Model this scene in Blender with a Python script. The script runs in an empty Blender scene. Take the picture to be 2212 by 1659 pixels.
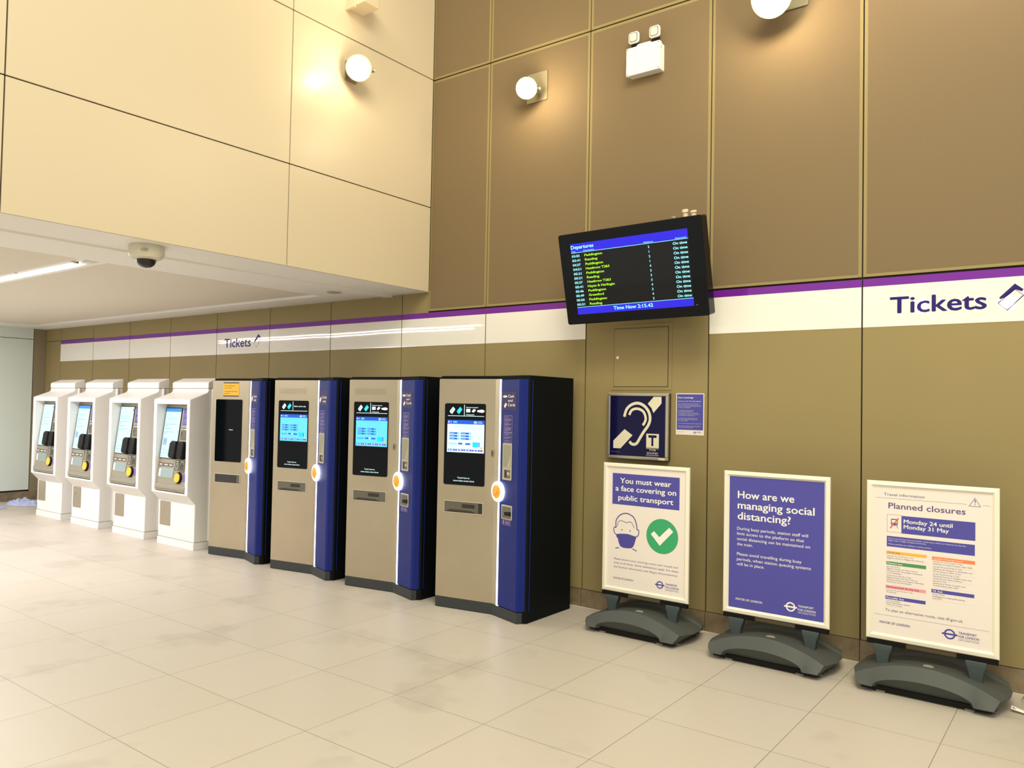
import bpy, bmesh, math, random
from mathutils import Vector, Matrix
random.seed(4)
PI = math.pi
scene = bpy.context.scene
COL = scene.collection
W = 1.0

# ------------------------------------------------------------------ camera
def cam_axes(yaw, pitch, roll):
    f = Vector((math.sin(yaw)*math.cos(pitch), math.cos(yaw)*math.cos(pitch), math.sin(pitch)))
    r0 = Vector((math.cos(yaw), -math.sin(yaw), 0)); u0 = r0.cross(f)
    return r0*math.cos(roll)+u0*math.sin(roll), -r0*math.sin(roll)+u0*math.cos(roll), f
cd = bpy.data.cameras.new('camera'); cam = bpy.data.objects.new('camera', cd); COL.objects.link(cam)
r_, u_, f_ = cam_axes(math.radians(-37.00999913), math.radians(1.60373163), math.radians(1.087951))
m = Matrix(((r_.x, u_.x, -f_.x), (r_.y, u_.y, -f_.y), (r_.z, u_.z, -f_.z))).to_4x4()
m.translation = Vector((1.18577822, -5.1649615, 1.52580451))
cam.matrix_world = m
cd.sensor_width = 36; cd.lens = 1691.1312860/2212*36; cd.clip_start = .05; cd.clip_end = 100
scene.camera = cam

# ------------------------------------------------------------------ view, world, lights
vs = scene.view_settings
scene.display_settings.display_device = 'sRGB'
vs.view_transform = 'Standard'; vs.look = 'None'; vs.gamma = 1; vs.use_curve_mapping = False
vs.exposure = 0.0
world = bpy.data.worlds.new('world'); scene.world = world; world.use_nodes = True
bg = world.node_tree.nodes['Background']; bg.inputs[0].default_value = (1, .955, .85, 1); bg.inputs[1].default_value = .80

def area(name, loc, target, size, sizey, power, color):
    d = bpy.data.lights.new(name, 'AREA'); d.shape = 'RECTANGLE'; d.size = size; d.size_y = sizey
    d.energy = power; d.color = color
    o = bpy.data.objects.new(name, d); COL.objects.link(o); o.location = loc
    o.rotation_euler = (Vector(target)-Vector(loc)).to_track_quat('-Z', 'Y').to_euler()
    return o
def lamp(name, loc, power, color, radius=.06):
    d = bpy.data.lights.new(name, 'POINT'); d.energy = power; d.color = color; d.shadow_soft_size = radius
    o = bpy.data.objects.new(name, d); COL.objects.link(o); o.location = loc
    return o
# the hall's ceiling floodlights, high behind and over the camera
area('hall_ceiling_light', (1.2, -4.6, 6.6), (-.6, -1.6, 0), 3.2, 2.2, 380, (1, .94, .70))
area('hall_ceiling_light_rear', (3.6, -7.2, 5.6), (-2.6, -.5, 1.6), 2.0, 1.6, 95, (1, .94, .70))
# daylight tube of the low ceiling over the ticket machines
area('passage_light', (-8.0, -2.44, 2.50), (-8.0, -2.44, 0), 5.6, .05, 110, (1, .97, 1))
area('passage_fill_added', (-8.8, -4.6, 2.50), (-8.8, -4.6, 0), 4.2, .3, 120, (1, .97, 1))  # added fill to brighten the passage's far end; no tube is fitted there
lamp('far_lamp_left', (-1.15, -9.0, 3.28), 60, (1, .88, .60), .085)
lamp('far_lamp_right', (.07, -9.0, 3.27), 60, (1, .88, .60), .085)

# ------------------------------------------------------------------ materials
MATS = {}
def srgb(c):
    return tuple((x/255/12.92 if x/255 <= .04045 else ((x/255+.055)/1.055)**2.4) for x in c)
def mat(name, rgb, rough=.5, metal=0, emit=0, spec=.5, coat=0):
    if name in MATS: return MATS[name]
    m = bpy.data.materials.new(name); m.use_nodes = True
    b = m.node_tree.nodes['Principled BSDF']
    c = srgb(rgb)+(1,)
    b.inputs['Base Color'].default_value = c
    b.inputs['Roughness'].default_value = rough; b.inputs['Metallic'].default_value = metal
    b.inputs['Specular IOR Level'].default_value = spec; b.inputs['Coat Weight'].default_value = coat
    b.inputs['Coat Roughness'].default_value = .05
    if emit:
        b.inputs['Base Color'].default_value = (c[0]*.15, c[1]*.15, c[2]*.15, 1)
        b.inputs['Emission Color'].default_value = c; b.inputs['Emission Strength'].default_value = emit
    MATS[name] = m
    return m
class NT:
    def __init__(s, m): s.t = m.node_tree; s.b = s.t.nodes['Principled BSDF']
    def n(s, typ, **kw):
        x = s.t.nodes.new(typ)
        for k, v in kw.items():
            if k in x.inputs.keys() if isinstance(k, str) else False: x.inputs[k].default_value = v
            else: setattr(x, k, v)
        return x
    def l(s, a, b): s.t.links.new(a, b)
    def math(s, op, a, b=None, c=None):
        x = s.t.nodes.new('ShaderNodeMath'); x.operation = op
        for i, v in enumerate((a, b, c)):
            if v is None: continue
            if isinstance(v, (int, float)): x.inputs[i].default_value = v
            else: s.l(v, x.inputs[i])
        return x.outputs[0]
    def mix(s, fac, a, b):
        x = s.t.nodes.new('ShaderNodeMix'); x.data_type = 'RGBA'
        if isinstance(fac, (int, float)): x.inputs[0].default_value = fac
        else: s.l(fac, x.inputs[0])
        for i, v in ((6, a), (7, b)):
            if isinstance(v, tuple): x.inputs[i].default_value = v
            else: s.l(v, x.inputs[i])
        return x.outputs[2]
    def noise(s, vec, scale, detail=3, rough=.5):
        x = s.t.nodes.new('ShaderNodeTexNoise'); x.inputs['Scale'].default_value = scale
        x.inputs['Detail'].default_value = detail; x.inputs['Roughness'].default_value = rough
        if vec is not None: s.l(vec, x.inputs['Vector'])
        return x.outputs['Fac']
    def pos(s):
        return s.t.nodes.new('ShaderNodeNewGeometry').outputs['Position']
    def scaled(s, v, sc):
        x = s.t.nodes.new('ShaderNodeMapping'); x.inputs['Scale'].default_value = sc; s.l(v, x.inputs['Vector']); return x.outputs[0]
    def ramp(s, fac, a, b):
        x = s.t.nodes.new('ShaderNodeMapRange'); x.inputs[1].default_value = a; x.inputs[2].default_value = b
        s.l(fac, x.inputs[0]); return x.outputs[0]
    def bump(s, h, strength, dist=.01):
        x = s.t.nodes.new('ShaderNodeBump'); x.inputs['Strength'].default_value = strength; x.inputs['Distance'].default_value = dist
        s.l(h, x.inputs['Height']); s.l(x.outputs[0], s.b.inputs['Normal'])
def C4(rgb): return srgb(rgb)+(1,)

# floor: square stone tiles, 589 mm grid
def m_floor():
    m = mat('stone_floor_tiles', (190, 176, 160), .42); k = NT(m); p = k.pos()
    sx = k.t.nodes.new('ShaderNodeSeparateXYZ'); k.l(p, sx.inputs[0])
    def grid(o, off):
        a = k.math('DIVIDE', k.math('ADD', o, off), .589)
        fr = k.math('FRACT', a); d = k.math('ABSOLUTE', k.math('SUBTRACT', fr, .5))
        return k.math('GREATER_THAN', d, .5-.0022/.589*.8), k.math('FLOOR', a)
    gx, ix = grid(sx.outputs[0], 58.9+.003); gy, iy = grid(sx.outputs[1], 1.022+58.9)
    line = k.math('MAXIMUM', gx, gy)
    cv = k.t.nodes.new('ShaderNodeCombineXYZ'); k.l(ix, cv.inputs[0]); k.l(iy, cv.inputs[1])
    wn = k.t.nodes.new('ShaderNodeTexWhiteNoise'); wn.noise_dimensions = '2D'; k.l(cv.outputs[0], wn.inputs['Vector'])
    st = k.ramp(k.noise(p, 1.5, 4, .55), .57, .66)
    fine = k.noise(p, 90, 2, .6)
    base = k.mix(k.math('MULTIPLY', wn.outputs['Value'], .35), C4((192, 184, 172)), C4((184, 176, 163)))
    base = k.mix(k.math('MULTIPLY', st, .45), base, C4((160, 153, 142)))
    base = k.mix(k.math('MULTIPLY', fine, .22), base, C4((176, 167, 152)))
    col = k.mix(k.math('MULTIPLY', line, .8), base, C4((112, 102, 86)))
    k.l(col, k.b.inputs['Base Color'])
    k.l(k.math('ADD', k.math('MULTIPLY', k.noise(p, 3, 3), .18), .33), k.b.inputs['Roughness'])
    k.bump(k.math('SUBTRACT', k.math('MULTIPLY', fine, .12), line), .12, .002)
    return m
FLOOR = m_floor()
def m_perf():
    m = mat('perforated_bronze_panel', (118, 97, 66), .7, 0, spec=.2); k = NT(m); p = k.pos()
    sx = k.t.nodes.new('ShaderNodeSeparateXYZ'); k.l(p, sx.inputs[0])
    a = k.math('SINE', k.math('MULTIPLY', sx.outputs[0], 2*PI/.011))
    b = k.math('SINE', k.math('MULTIPLY', sx.outputs[2], 2*PI/.011))
    d = k.ramp(k.math('MULTIPLY', a, b), -.1, .5)
    k.l(k.mix(d, C4((128, 110, 82)), C4((104, 88, 64))), k.b.inputs['Base Color'])
    return m
PERF = m_perf()
def m_brown():
    m = mat('bronze_enamel_panel', (140, 122, 82), .6, 0, spec=.25); k = NT(m); p = k.pos()
    k.l(k.mix(k.noise(p, 1.3, 2), C4((141, 127, 86)), C4((149, 133, 91))), k.b.inputs['Base Color'])
    return m
BROWN = m_brown()
def m_wavy(name, rgb, rough, strength, spec=.5):
    m = mat(name, rgb, rough, spec=spec); k = NT(m)
    k.bump(k.noise(k.scaled(k.pos(), (1, 1, .25)), 1.3, 1, .2), strength, .02)
    return m
WHITE = m_wavy('white_enamel_band', (232, 228, 220), .03, .3)
PURPLE = m_wavy('purple_enamel_band', (112, 36, 150), .05, .3)
BEIGE = m_wavy('cream_cladding', (202, 188, 160), .34, .02)
PALE = m_wavy('pale_green_glass_panel', (216, 228, 222), .18, .02)
SOFFIT = mat('white_painted_soffit', (242, 240, 234), .5)
def m_ceil():
    m = mat('perforated_ceiling_tile', (228, 220, 204), .6); k = NT(m)
    sx = k.t.nodes.new('ShaderNodeSeparateXYZ'); k.l(k.pos(), sx.inputs[0])
    a = k.math('SINE', k.math('MULTIPLY', sx.outputs[1], 2*PI/.03))
    k.l(k.mix(k.ramp(a, .2, .9), C4((230, 222, 206)), C4((212, 204, 188))), k.b.inputs['Base Color'])
    return m
CEIL = m_ceil()
DARKGAP = mat('dark_joint', (26, 20, 12), .8)
def m_base():
    m = mat('stone_skirting', (132, 116, 94), .16); k = NT(m)
    k.l(k.mix(k.ramp(k.noise(k.pos(), 9, 5, .7), .35, .7), C4((140, 124, 100)), C4((112, 98, 78))), k.b.inputs['Base Color'])
    return m
SKIRT = m_base()
def m_steel():
    m = mat('brushed_champagne_steel', (176, 164, 138), .34, .75); k = NT(m)
    n = k.noise(k.scaled(k.pos(), (420, 420, 3)), 1, 2)
    q = k.noise(k.pos(), 1.8, 3)
    k.l(k.mix(q, C4((168, 156, 132)), C4((192, 180, 156))), k.b.inputs['Base Color'])
    k.l(k.math('ADD', k.math('MULTIPLY', n, .16), .28), k.b.inputs['Roughness'])
    return m
STEEL = m_steel()
SATIN = mat('satin_aluminium', (196, 188, 166), .28, .85)
BLACK = mat('black_cabinet_paint', (8, 12, 15), .6, spec=.12)
NAVY = mat('navy_blue_paint', (14, 32, 112), .38, spec=.25)
NAVYD = mat('dark_navy_edge', (10, 20, 66), .35)
PLINTH = mat('charcoal_plinth', (44, 48, 50), .6)
GLASS = mat('black_screen_glass', (6, 10, 14), .04, spec=.16)
CASE = mat('black_display_case', (14, 16, 20), .12, spec=.18)
GREYW = mat('light_grey_plastic', (176, 170, 148), .45)
GREYD = mat('dark_slot', (34, 34, 32), .5)
SLOT = mat('slot_metal', (110, 106, 94), .3, .6)
SIGNP = mat('indigo_label', (44, 26, 92), .5)
LILAC = mat('lilac_print', (128, 118, 186), .6)
PRW = mat('white_print', (236, 232, 226), .6)
PRB = mat('blue_print', (70, 66, 150), .6)
PRBt = mat('blue_poster_ink', (72, 70, 158), .6)
PRG = mat('green_print', (50, 160, 104), .6)
PAPER = mat('poster_paper', (228, 219, 212), .45)
FRAME = mat('cream_snap_frame', (236, 230, 212), .28, .1)
WHT = mat('white_powder_coat', (232, 230, 225), .35)
WHT2 = mat('off_white_seam', (176, 168, 152), .5)
DOORG = mat('grey_metal_door', (158, 148, 130), .4, .3)
PANEL = mat('taupe_steel_fascia', (158, 150, 134), .35, .5)
PANELD = mat('dark_taupe_label', (96, 90, 76), .5)
TRAY = mat('polished_tray', (168, 182, 184), .15, .8)
RUB = mat('black_moulded_plastic', (10, 10, 10), .5, spec=.2)
YEL = mat('yellow_reader_face', (250, 186, 40), .4)
YELN = mat('yellow_notice', (240, 176, 40), .6)
INK = mat('black_print', (30, 26, 22), .6)
GREYI = mat('grey_print', (120, 112, 118), .6)
VIO = mat('violet_print', (94, 72, 132), .6)
OVAL = mat('grey_water_base', (74, 78, 75), .55, spec=.3)
POST = mat('grey_moulded_post', (60, 70, 71), .6, spec=.3)
E_STRIP = mat('light_strip_glow', (214, 222, 255), .4, emit=5)
E_RING = mat('reader_halo', (246, 246, 255), .4, emit=6)
E_YEL = mat('reader_orange_glow', (255, 164, 22), .4, emit=1.0)
E_W = mat('screen_white', (255, 255, 255), .3, emit=1.1)
E_CY = mat('screen_cyan_white', (104, 220, 238), .3, emit=1.05)
E_CY2 = mat('screen_cyan', (0, 214, 232), .3, emit=1.1)
E_CY3 = mat('screen_pale', (222, 252, 250), .3, emit=1.05)
E_BL = mat('screen_blue', (20, 92, 220), .3, emit=1.0)
E_BL2 = mat('screen_mid_blue', (40, 140, 222), .3, emit=1.0)
E_PK = mat('screen_pink', (240, 120, 190), .3, emit=1.0)
E_OR = mat('screen_orange', (255, 190, 70), .3, emit=1.0)
E_TVB = mat('departures_blue', (38, 26, 228), .3, emit=.95)
E_TVG = mat('departures_grey', (40, 40, 39), .06, emit=.5, spec=.2)
E_TVC = mat('departures_cyan_text', (150, 244, 255), .3, emit=1.2)
E_TVY = mat('departures_lime_text', (178, 250, 30), .3, emit=1.1)
E_LED = mat('flood_lens_glow', (255, 236, 190), .4, emit=26)
E_TUBE = mat('ceiling_tube_glow', (255, 240, 232), .4, emit=26)
E_GRN = mat('green_indicator', (80, 255, 40), .4, emit=3)
EARB = mat('loop_sign_navy', (18, 16, 60), .08, spec=.2)
LENS = mat('clear_lamp_lens', (226, 214, 196), .15)
LAMPG = mat('lamp_bracket_grey', (150, 140, 112), .4, .4)
CLOTH = mat('pale_blue_cloth', (168, 178, 214), .9)
CCTVW = mat('cctv_housing', (214, 210, 186), .4)
DOMEG = mat('dark_dome', (30, 28, 26), .08)

# ------------------------------------------------------------------ mesh builder
class MB:
    def __init__(s): s.v = []; s.f = []; s.m = []; s.mats = []
    def mi(s, mt):
        if mt not in s.mats: s.mats.append(mt)
        return s.mats.index(mt)
    def add(s, vs, fs, mt):
        o = len(s.v); k = s.mi(mt); s.v += [Vector(v) for v in vs]
        for f in fs: s.f.append([i+o for i in f]); s.m.append(k)
        return s
    def box(s, x0, x1, y0, y1, z0, z1, mt):
        vs = [(x, y, z) for x in (x0, x1) for y in (y0, y1) for z in (z0, z1)]
        return s.add(vs, [(0, 1, 3, 2), (4, 6, 7, 5), (0, 4, 5, 1), (2, 3, 7, 6), (0, 2, 6, 4), (1, 5, 7, 3)], mt)
    def prism(s, pts, z0, z1, mt, fr=None):
        """polygon extruded; pts in the frame's (a,b) plane, z along its normal."""
        n = len(pts)
        T = fr or (lambda a, b, c: (a, b, c))
        vs = [T(a, b, z0) for a, b in pts]+[T(a, b, z1) for a, b in pts]
        return s.add(vs, [tuple(range(n))[::-1], tuple(range(n, 2*n))]+[(i, (i+1) % n, n+(i+1) % n, n+i) for i in range(n)], mt)
    def flat(s, pts, w, mt, fr):
        return s.add([fr(a, b, w) for a, b in pts], [tuple(range(len(pts)))], mt)
    def rect(s, a0, a1, b0, b1, w, mt, fr):
        return s.flat([(a0, b0), (a1, b0), (a1, b1), (a0, b1)], w, mt, fr)
    def disc(s, a, b, ra, rb, w, mt, fr, n=40):
        return s.flat([(a+ra*math.cos(2*PI*i/n), b+rb*math.sin(2*PI*i/n)) for i in range(n)], w, mt, fr)
    def ring(s, a, b, r0, r1, w, mt, fr, n=40, sy=1):
        vs = [fr(a+r*math.cos(2*PI*i/n), b+sy*r*math.sin(2*PI*i/n), w) for r in (r0, r1) for i in range(n)]
        return s.add(vs, [(i, (i+1) % n, n+(i+1) % n, n+i) for i in range(n)], mt)
    def stroke(s, pts, wd, w, mt, fr, closed=False):
        n = len(pts); L = []; R = []
        for i in range(n):
            p = Vector(pts[i]); a = Vector(pts[i-1]) if (i or closed) else p; b = Vector(pts[(i+1) % n]) if (i < n-1 or closed) else p
            d = (b-a); d.normalize(); nn = Vector((-d.y, d.x))*wd/2
            L.append(p+nn); R.append(p-nn)
        vs = [fr(q.x, q.y, w) for q in L+R]
        return s.add(vs, [(i, (i+1) % n, n+(i+1) % n, n+i) for i in range(n if closed else n-1)], mt)
    def lathe(s, prof, mt, fr, n=32, cap=True):
        vs = []; fs = []; k = len(prof)
        for r, h in prof:
            for i in range(n): vs.append(fr(r*math.cos(2*PI*i/n), r*math.sin(2*PI*i/n), h))
        for j in range(k-1):
            for i in range(n): fs.append((j*n+i, j*n+(i+1) % n, (j+1)*n+(i+1) % n, (j+1)*n+i))
        if cap: fs.append(tuple(range(n))[::-1]); fs.append(tuple(range((k-1)*n, k*n)))
        return s.add(vs, fs, mt)
    def tube(s, pts, r, mt, n=10):
        pts = [Vector(p) for p in pts]; vs = []; fs = []; up = Vector((.13, .21, 1)).normalized()
        for i, p in enumerate(pts):
            d = (pts[min(i+1, len(pts)-1)]-pts[max(i-1, 0)]).normalized()
            a = d.cross(up)
            if a.length < .1: a = d.cross(Vector((1, 0, 0)))
            a.normalize(); b = d.cross(a); rr = r[i] if isinstance(r, (list, tuple)) else r
            for k in range(n): vs.append(p+a*rr*math.cos(2*PI*k/n)+b*rr*math.sin(2*PI*k/n))
        for i in range(len(pts)-1):
            for k in range(n): fs.append((i*n+k, i*n+(k+1) % n, (i+1)*n+(k+1) % n, (i+1)*n+k))
        fs += [tuple(range(n))[::-1], tuple(range((len(pts)-1)*n, len(pts)*n))]
        return s.add(vs, fs, mt)
    def build(s, name, parent=None, bevel=0, smooth=False, seg=2, origin=None, fixn=True, label=None):
        me = bpy.data.meshes.new(name)
        base = origin if origin is not None else (root_loc(parent) if parent else Vector((0, 0, 0)))
        base = Vector(base)
        me.from_pydata([tuple(v-base) for v in s.v], [], s.f)
        for mt in s.mats: me.materials.append(mt)
        for p, k in zip(me.polygons, s.m): p.material_index = k; p.use_smooth = smooth
        if fixn:
            bm = bmesh.new(); bm.from_mesh(me); bmesh.ops.recalc_face_normals(bm, faces=bm.faces); bm.to_mesh(me); bm.free()
        me.update()
        if smooth: me.set_sharp_from_angle(angle=math.radians(38))
        o = bpy.data.objects.new(name, me); COL.objects.link(o)
        if parent:
            o.parent = parent
        else: o.location = base
        if bevel:
            b = o.modifiers.new('bevel', 'BEVEL'); b.width = bevel; b.segments = seg; b.limit_method = 'ANGLE'; b.angle_limit = math.radians(32)
            b.harden_normals = False
        if label: o['label'] = label
        return o
def root_loc(o):
    v = Vector((0, 0, 0))
    while o is not None: v += o.location; o = o.parent
    return v
def thing(name, label, cat, loc, group=None):
    o = bpy.data.objects.new(name, None); COL.objects.link(o); o.location = loc; o.empty_display_size = .1
    tag(o, label, cat, group); return o
def tag(o, label, cat, group=None):
    o['label'] = label; o['category'] = cat
    if group: o['group'] = group
    return o
def struct(o): o['kind'] = 'structure'; return o

# ------------------------------------------------------------------ lettering
_tc = {}
def glyphs(text, bold):
    key = (text, bold)
    if key in _tc: return _tc[key]
    c = bpy.data.curves.new('t', 'FONT'); c.body = text; c.size = 1; c.resolution_u = 3; c.offset = bold; c.fill_mode = 'FRONT'
    o = bpy.data.objects.new('t', c); COL.objects.link(o)
    bpy.context.view_layer.update()
    ev = o.evaluated_get(bpy.context.evaluated_depsgraph_get()); me = ev.to_mesh()
    vs = [(v.co.x, v.co.y) for v in me.vertices]; fs = [tuple(p.vertices) for p in me.polygons]
    ev.to_mesh_clear(); bpy.data.objects.remove(o); bpy.data.curves.remove(c)
    _tc[key] = (vs, fs); return _tc[key]
def text(mb, s, a, b, width, cap, w, mt, fr, bold=.012, align='L'):
    """s with left edge a, baseline b, overall width and capital height."""
    vs, fs = glyphs(s, 0)
    x0 = min(v[0] for v in vs); x1 = max(v[0] for v in vs)
    sy = cap/.73; sx = width/(x1-x0) if width else sy
    if align == 'R': a = a-sx*(x1-x0)
    if align == 'C': a = a-sx*(x1-x0)/2
    t = bold*.95 if bold >= .010 else 0
    for n_, (dx, dy) in enumerate(((-t, 0), (t, 0), (0, t*.7), (0, -t*.7)) if t > 0 else ((0, 0),)):
        mb.add([fr(a+(x-x0+dx)*sx, b+(y+dy)*sy, w+.00013*n_) for x, y in vs], fs, mt)
def frame(O, U, V):
    O = Vector(O); U = Vector(U).normalized(); V = Vector(V).normalized(); N = U.cross(V)
    return lambda a, b, c: O+U*a+V*b+N*c
WALLF = frame((0, 0, 0), (1, 0, 0), (0, 0, 1))     # a=x, b=z, c = towards the room
def at_y(y): return lambda a, b, c: Vector((a, y-c, b))
def rrect(a0, a1, b0, b1, r, n=5):
    out = []
    for cx, cy, s in ((a1-r, b1-r, 0), (a0+r, b1-r, 1), (a0+r, b0+r, 2), (a1-r, b0+r, 3)):
        for i in range(n+1):
            t = PI/2*(s+i/n); out.append((cx+r*math.cos(t), cy+r*math.sin(t)))
    return out
def frame_rect(mb, a0, a1, b0, b1, t, w0, w1, mt, fr):
    mb.prism([(a0, b0), (a1, b0), (a1, b0+t), (a0, b0+t)], w0, w1, mt, fr)
    mb.prism([(a0, b1-t), (a1, b1-t), (a1, b1), (a0, b1)], w0, w1, mt, fr)
    mb.prism([(a0, b0+t), (a0+t, b0+t), (a0+t, b1-t), (a0, b1-t)], w0, w1, mt, fr)
    mb.prism([(a1-t, b0+t), (a1, b0+t), (a1, b1-t), (a1-t, b1-t)], w0, w1, mt, fr)

# ------------------------------------------------------------------ setting
ZS = 2.537; XB = -3.655; XE = -11.495
mb = MB(); mb.box(-13, 5, -8.5, .3, -.1, 0, FLOOR); struct(mb.build('floor'))
# back wall
g = .0045
mb = MB(); mb.box(-11.8, 4.3, .012, .25, 0, 7.2, DARKGAP)
xs = [XE]+[-i for i in range(11, 0, -1)]+[0, 1, 2, 3, 4.2]
for a, b in zip(xs[:-1], xs[1:]):
    if b <= -4: z1 = ZS+.1
    else: z1 = 2.352
    mb.box(a+g, b-g, 0, .012, .133+.004, 2.352, BROWN)
    if b <= -4: mb.box(a+g, b-g, 0, .012, 2.359 if a < -10.5 else 2.352, ZS+.05, BROWN)
mb.box(-4+g, -3.67, 0, .012, 2.352, ZS+.05, BROWN)
ux = [-3.67, -3, -2, -1, 0, 1, 2, 3, 4.2]
for z0, z1 in ((2.366, 4.467-.006), (4.467+.006, 6.6)):
    for a, b in zip(ux[:-1], ux[1:]):
        mb.box(a+g, b-g, 0, .012, z0, z1, BROWN)
        mb.box(a+g+.020, b-g-.020, -.0012, 0, z0+.020, z1-.020, PERF)
wb = struct(mb.build('wall_back', fixn=False))
# stone skirting
mb = MB()
for a, b in zip(xs[:-1], xs[1:]): mb.box(a+.002, b-.002, -.012, .012, .004, .133, SKIRT)
mb.box(XE, 4.2, -.0125, .011, 0, .004, mat('pale_sealant', (214, 200, 168), .6))
struct(mb.build('baseboard_back'))
# end wall
mb = MB(); mb.box(XE-.25, XE-.012, -8.4, .25, 0, ZS+.1, DARKGAP)
mb.box(XE-.012, XE, -.166, 0, .133, ZS+.05, mat('grey_bronze_panel', (150, 140, 116), .3, .2))
y = -.176
for wdt in (1.9, 1.9, 1.9, 1.9):
    mb.box(XE-.012, XE+.002, y-wdt+.006, y, .157, 2.376, PALE); mb.box(XE-.012, XE+.002, y-wdt+.006, y, 2.384, ZS+.05, PALE); y -= wdt
struct(mb.build('wall_end', fixn=False))
mb = MB(); mb.box(XE-.012, XE+.006, -8.2, -.012, 0, .133, SKIRT); struct(mb.build('baseboard_end'))
# cream upper wall over the passage
mb = MB(); mb.box(XB-.25, XB-.014, -8.4, .012, ZS+.012, 7.2, DARKGAP)
ys = [0, -1.553, -3.453, -5.353, -7.253, -8.4]; zs = [ZS, 3.302, 4.467, 5.63, 7.1]
for a, b in zip(ys[:-1], ys[1:]):
    for c, d in zip(zs[:-1], zs[1:]):
        mb.box(XB-.014, XB, b+(.004 if b > -8 else 0), a-(.004 if a < 0 else .016), c+(.004 if c > ZS else 0), d-.004, BEIGE)
struct(mb.build('wall_passage_front', bevel=.0015, fixn=False, seg=1))
# low ceiling of the passage
mb = MB()
mb.box(-4.13, XB-.016, -8.4, -.0, ZS, ZS+.10, SOFFIT)
mb.box(-4.23, -4.13, -8.4, -.0, ZS-.014, ZS+.10, SOFFIT)
mb.box(-4.76, -4.23, -8.4, -.0, ZS, ZS+.10, SOFFIT)
mb.box(XE, -4.76, -.34, -.0, ZS, ZS+.10, SOFFIT)
mb.box(XE, -10.9, -8.4, -.34, ZS, ZS+.10, SOFFIT)
mb.box(XE, -4.76, -8.4, -8.0, ZS, ZS+.10, SOFFIT)
mb.box(-10.9, -4.76, -8.0, -.34, ZS+.05, ZS+.12, SOFFIT)
for y0, y1 in ((-2.34, -.36), (-4.46, -2.54), (-6.58, -4.66)):
    mb.box(-10.88, -4.78, y0, y1, ZS+.018, ZS+.05, CEIL)
for yc in (-2.44, -4.56, -6.68):
    for s in (-1, 1): mb.box(-10.88, -4.76, yc+s*.075-.025, yc+s*.075+.025, ZS, ZS+.05, SOFFIT)
struct(mb.build('ceiling', fixn=False))
# rear side of the hall and its high ceiling, beyond the frame
# ------------------------------------------------------------------ ceiling fixtures
for i, (yc, lab) in enumerate(((-2.44, 'glowing linear tube light recessed in the low white ceiling at left'),)):
    t = thing('linear_ceiling_light', lab, 'light', (-8, yc, ZS+.05))
    MB().box(-10.8, -5.10, yc-.036, yc+.036, ZS-.004, ZS+.012, E_TUBE).build('diffuser', t)
    MB().box(-10.8, -5.06, yc-.030, yc+.030, ZS+.012, ZS+.048, LAMPG).box(-5.08, -4.78, yc-.048, yc+.048, ZS+.044, ZS+.0495, mat('slot_end_shade', (120, 108, 84), .6)).build('housing', t)  # darker sheet at the slot end stands in for the shade of a deep recess
def ceiling_disc(x, y, r, lab, nm, cat, group=None):
    f = lambda a, b, c: Vector((x+a, y+b, ZS-c))
    t = MB().lathe([(r, -.002), (r, .004), (r*.8, .008)], SATIN, f, 24).build(nm, origin=(x, y, ZS), smooth=True)
    tag(t, lab, cat, group)
ceiling_disc(-4.43, -.45, .065, 'small round metal disc in the white soffit near the brown wall', 'ceiling_sensor', 'sensor')
ceiling_disc(-4.90, -2.52, .018, 'small dark round fixing beside the right end of the tube light', 'ceiling_fixing', 'fixing')
ceiling_disc(-5.9, -2.52, .018, 'small dark round fixing beside the tube light near left picture edge', 'ceiling_fixing', 'fixing')

# dome camera
cx, cy = -3.86, -2.515
t = thing('dome_camera', 'cream dome security camera hanging under the edge of the cream wall', 'camera', (cx, cy, ZS))
f = lambda a, b, c: Vector((cx+a, cy+b, ZS-c))
MB().lathe([(.105, -.001), (.112, .01), (.112, .055), (.098, .082), (.072, .092)], CCTVW, f, 36).build('housing', t, smooth=True)
MB().lathe([(.062, .085), (.060, .105), (.050, .125), (.030, .140), (.004, .146)], DOMEG, f, 32).build('dome', t, smooth=True)
d = cam.location-Vector((cx, cy, ZS-.1)); d.normalize()
MB().box(cx+.075, cx+.112, cy-.08, cy-.05, ZS-.05, ZS-.035, WHT2).build('clip', t)

# ------------------------------------------------------------------ flood lamps
def floodlamp(loc, wallpos, wallnormal, target, label, r, power, color, plate=(.10, .12), group='round flood lamps high on the walls'):
    """loc = lens centre, wallpos = plate centre on the wall."""
    loc = Vector(loc); wp = Vector(wallpos); n = Vector(wallnormal)
    d = (Vector(target)-loc).normalized(); a = d.cross(Vector((0, 0, 1))).normalized(); b = a.cross(d)*1.0
    t = thing('flood_lamp', label, 'lamp', wp, group)
    side = n.cross(Vector((0, 0, 1)))
    pf = lambda x, y, c: wp+side*x+Vector((0, 0, 1))*y+n*c
    MB().prism(rrect(-plate[0], plate[0], -plate[1], plate[1], .01), 0, .012, LAMPG, pf).build('wall_plate', t)
    back = loc-d*.10
    f = lambda x, y, c: loc+a*x+b*y+d*c
    q = MB(); q.tube([wp+n*.01, wp+n*.05, back*.7+(wp+n*.05)*.3, back+a*.0], .013, LAMPG); q.tube([loc-a*(r+.012)-d*.03, loc-a*(r+.012)-d*.09, back], .010, LAMPG)
    q.tube([loc-a*(r+.03)-d*.03, loc-a*(r-.01)-d*.03], .016, LAMPG)
    q.build('bracket', t, smooth=True)
    MB().lathe([(r*.45, -.10), (r*.8, -.07), (r, -.02), (r*1.04, .004), (r*1.04, .012), (r*.93, .012)], LAMPG, f, 36).build('housing', t, smooth=True)
    MB().lathe([(r*.93, .006), (r*.90, .014), (r*.6, .020), (.004, .022)], E_LED, f, 36).build('lens', t, smooth=True)
    lamp('flood_lamp_light', loc+d*.16, power, color, .05)
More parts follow.
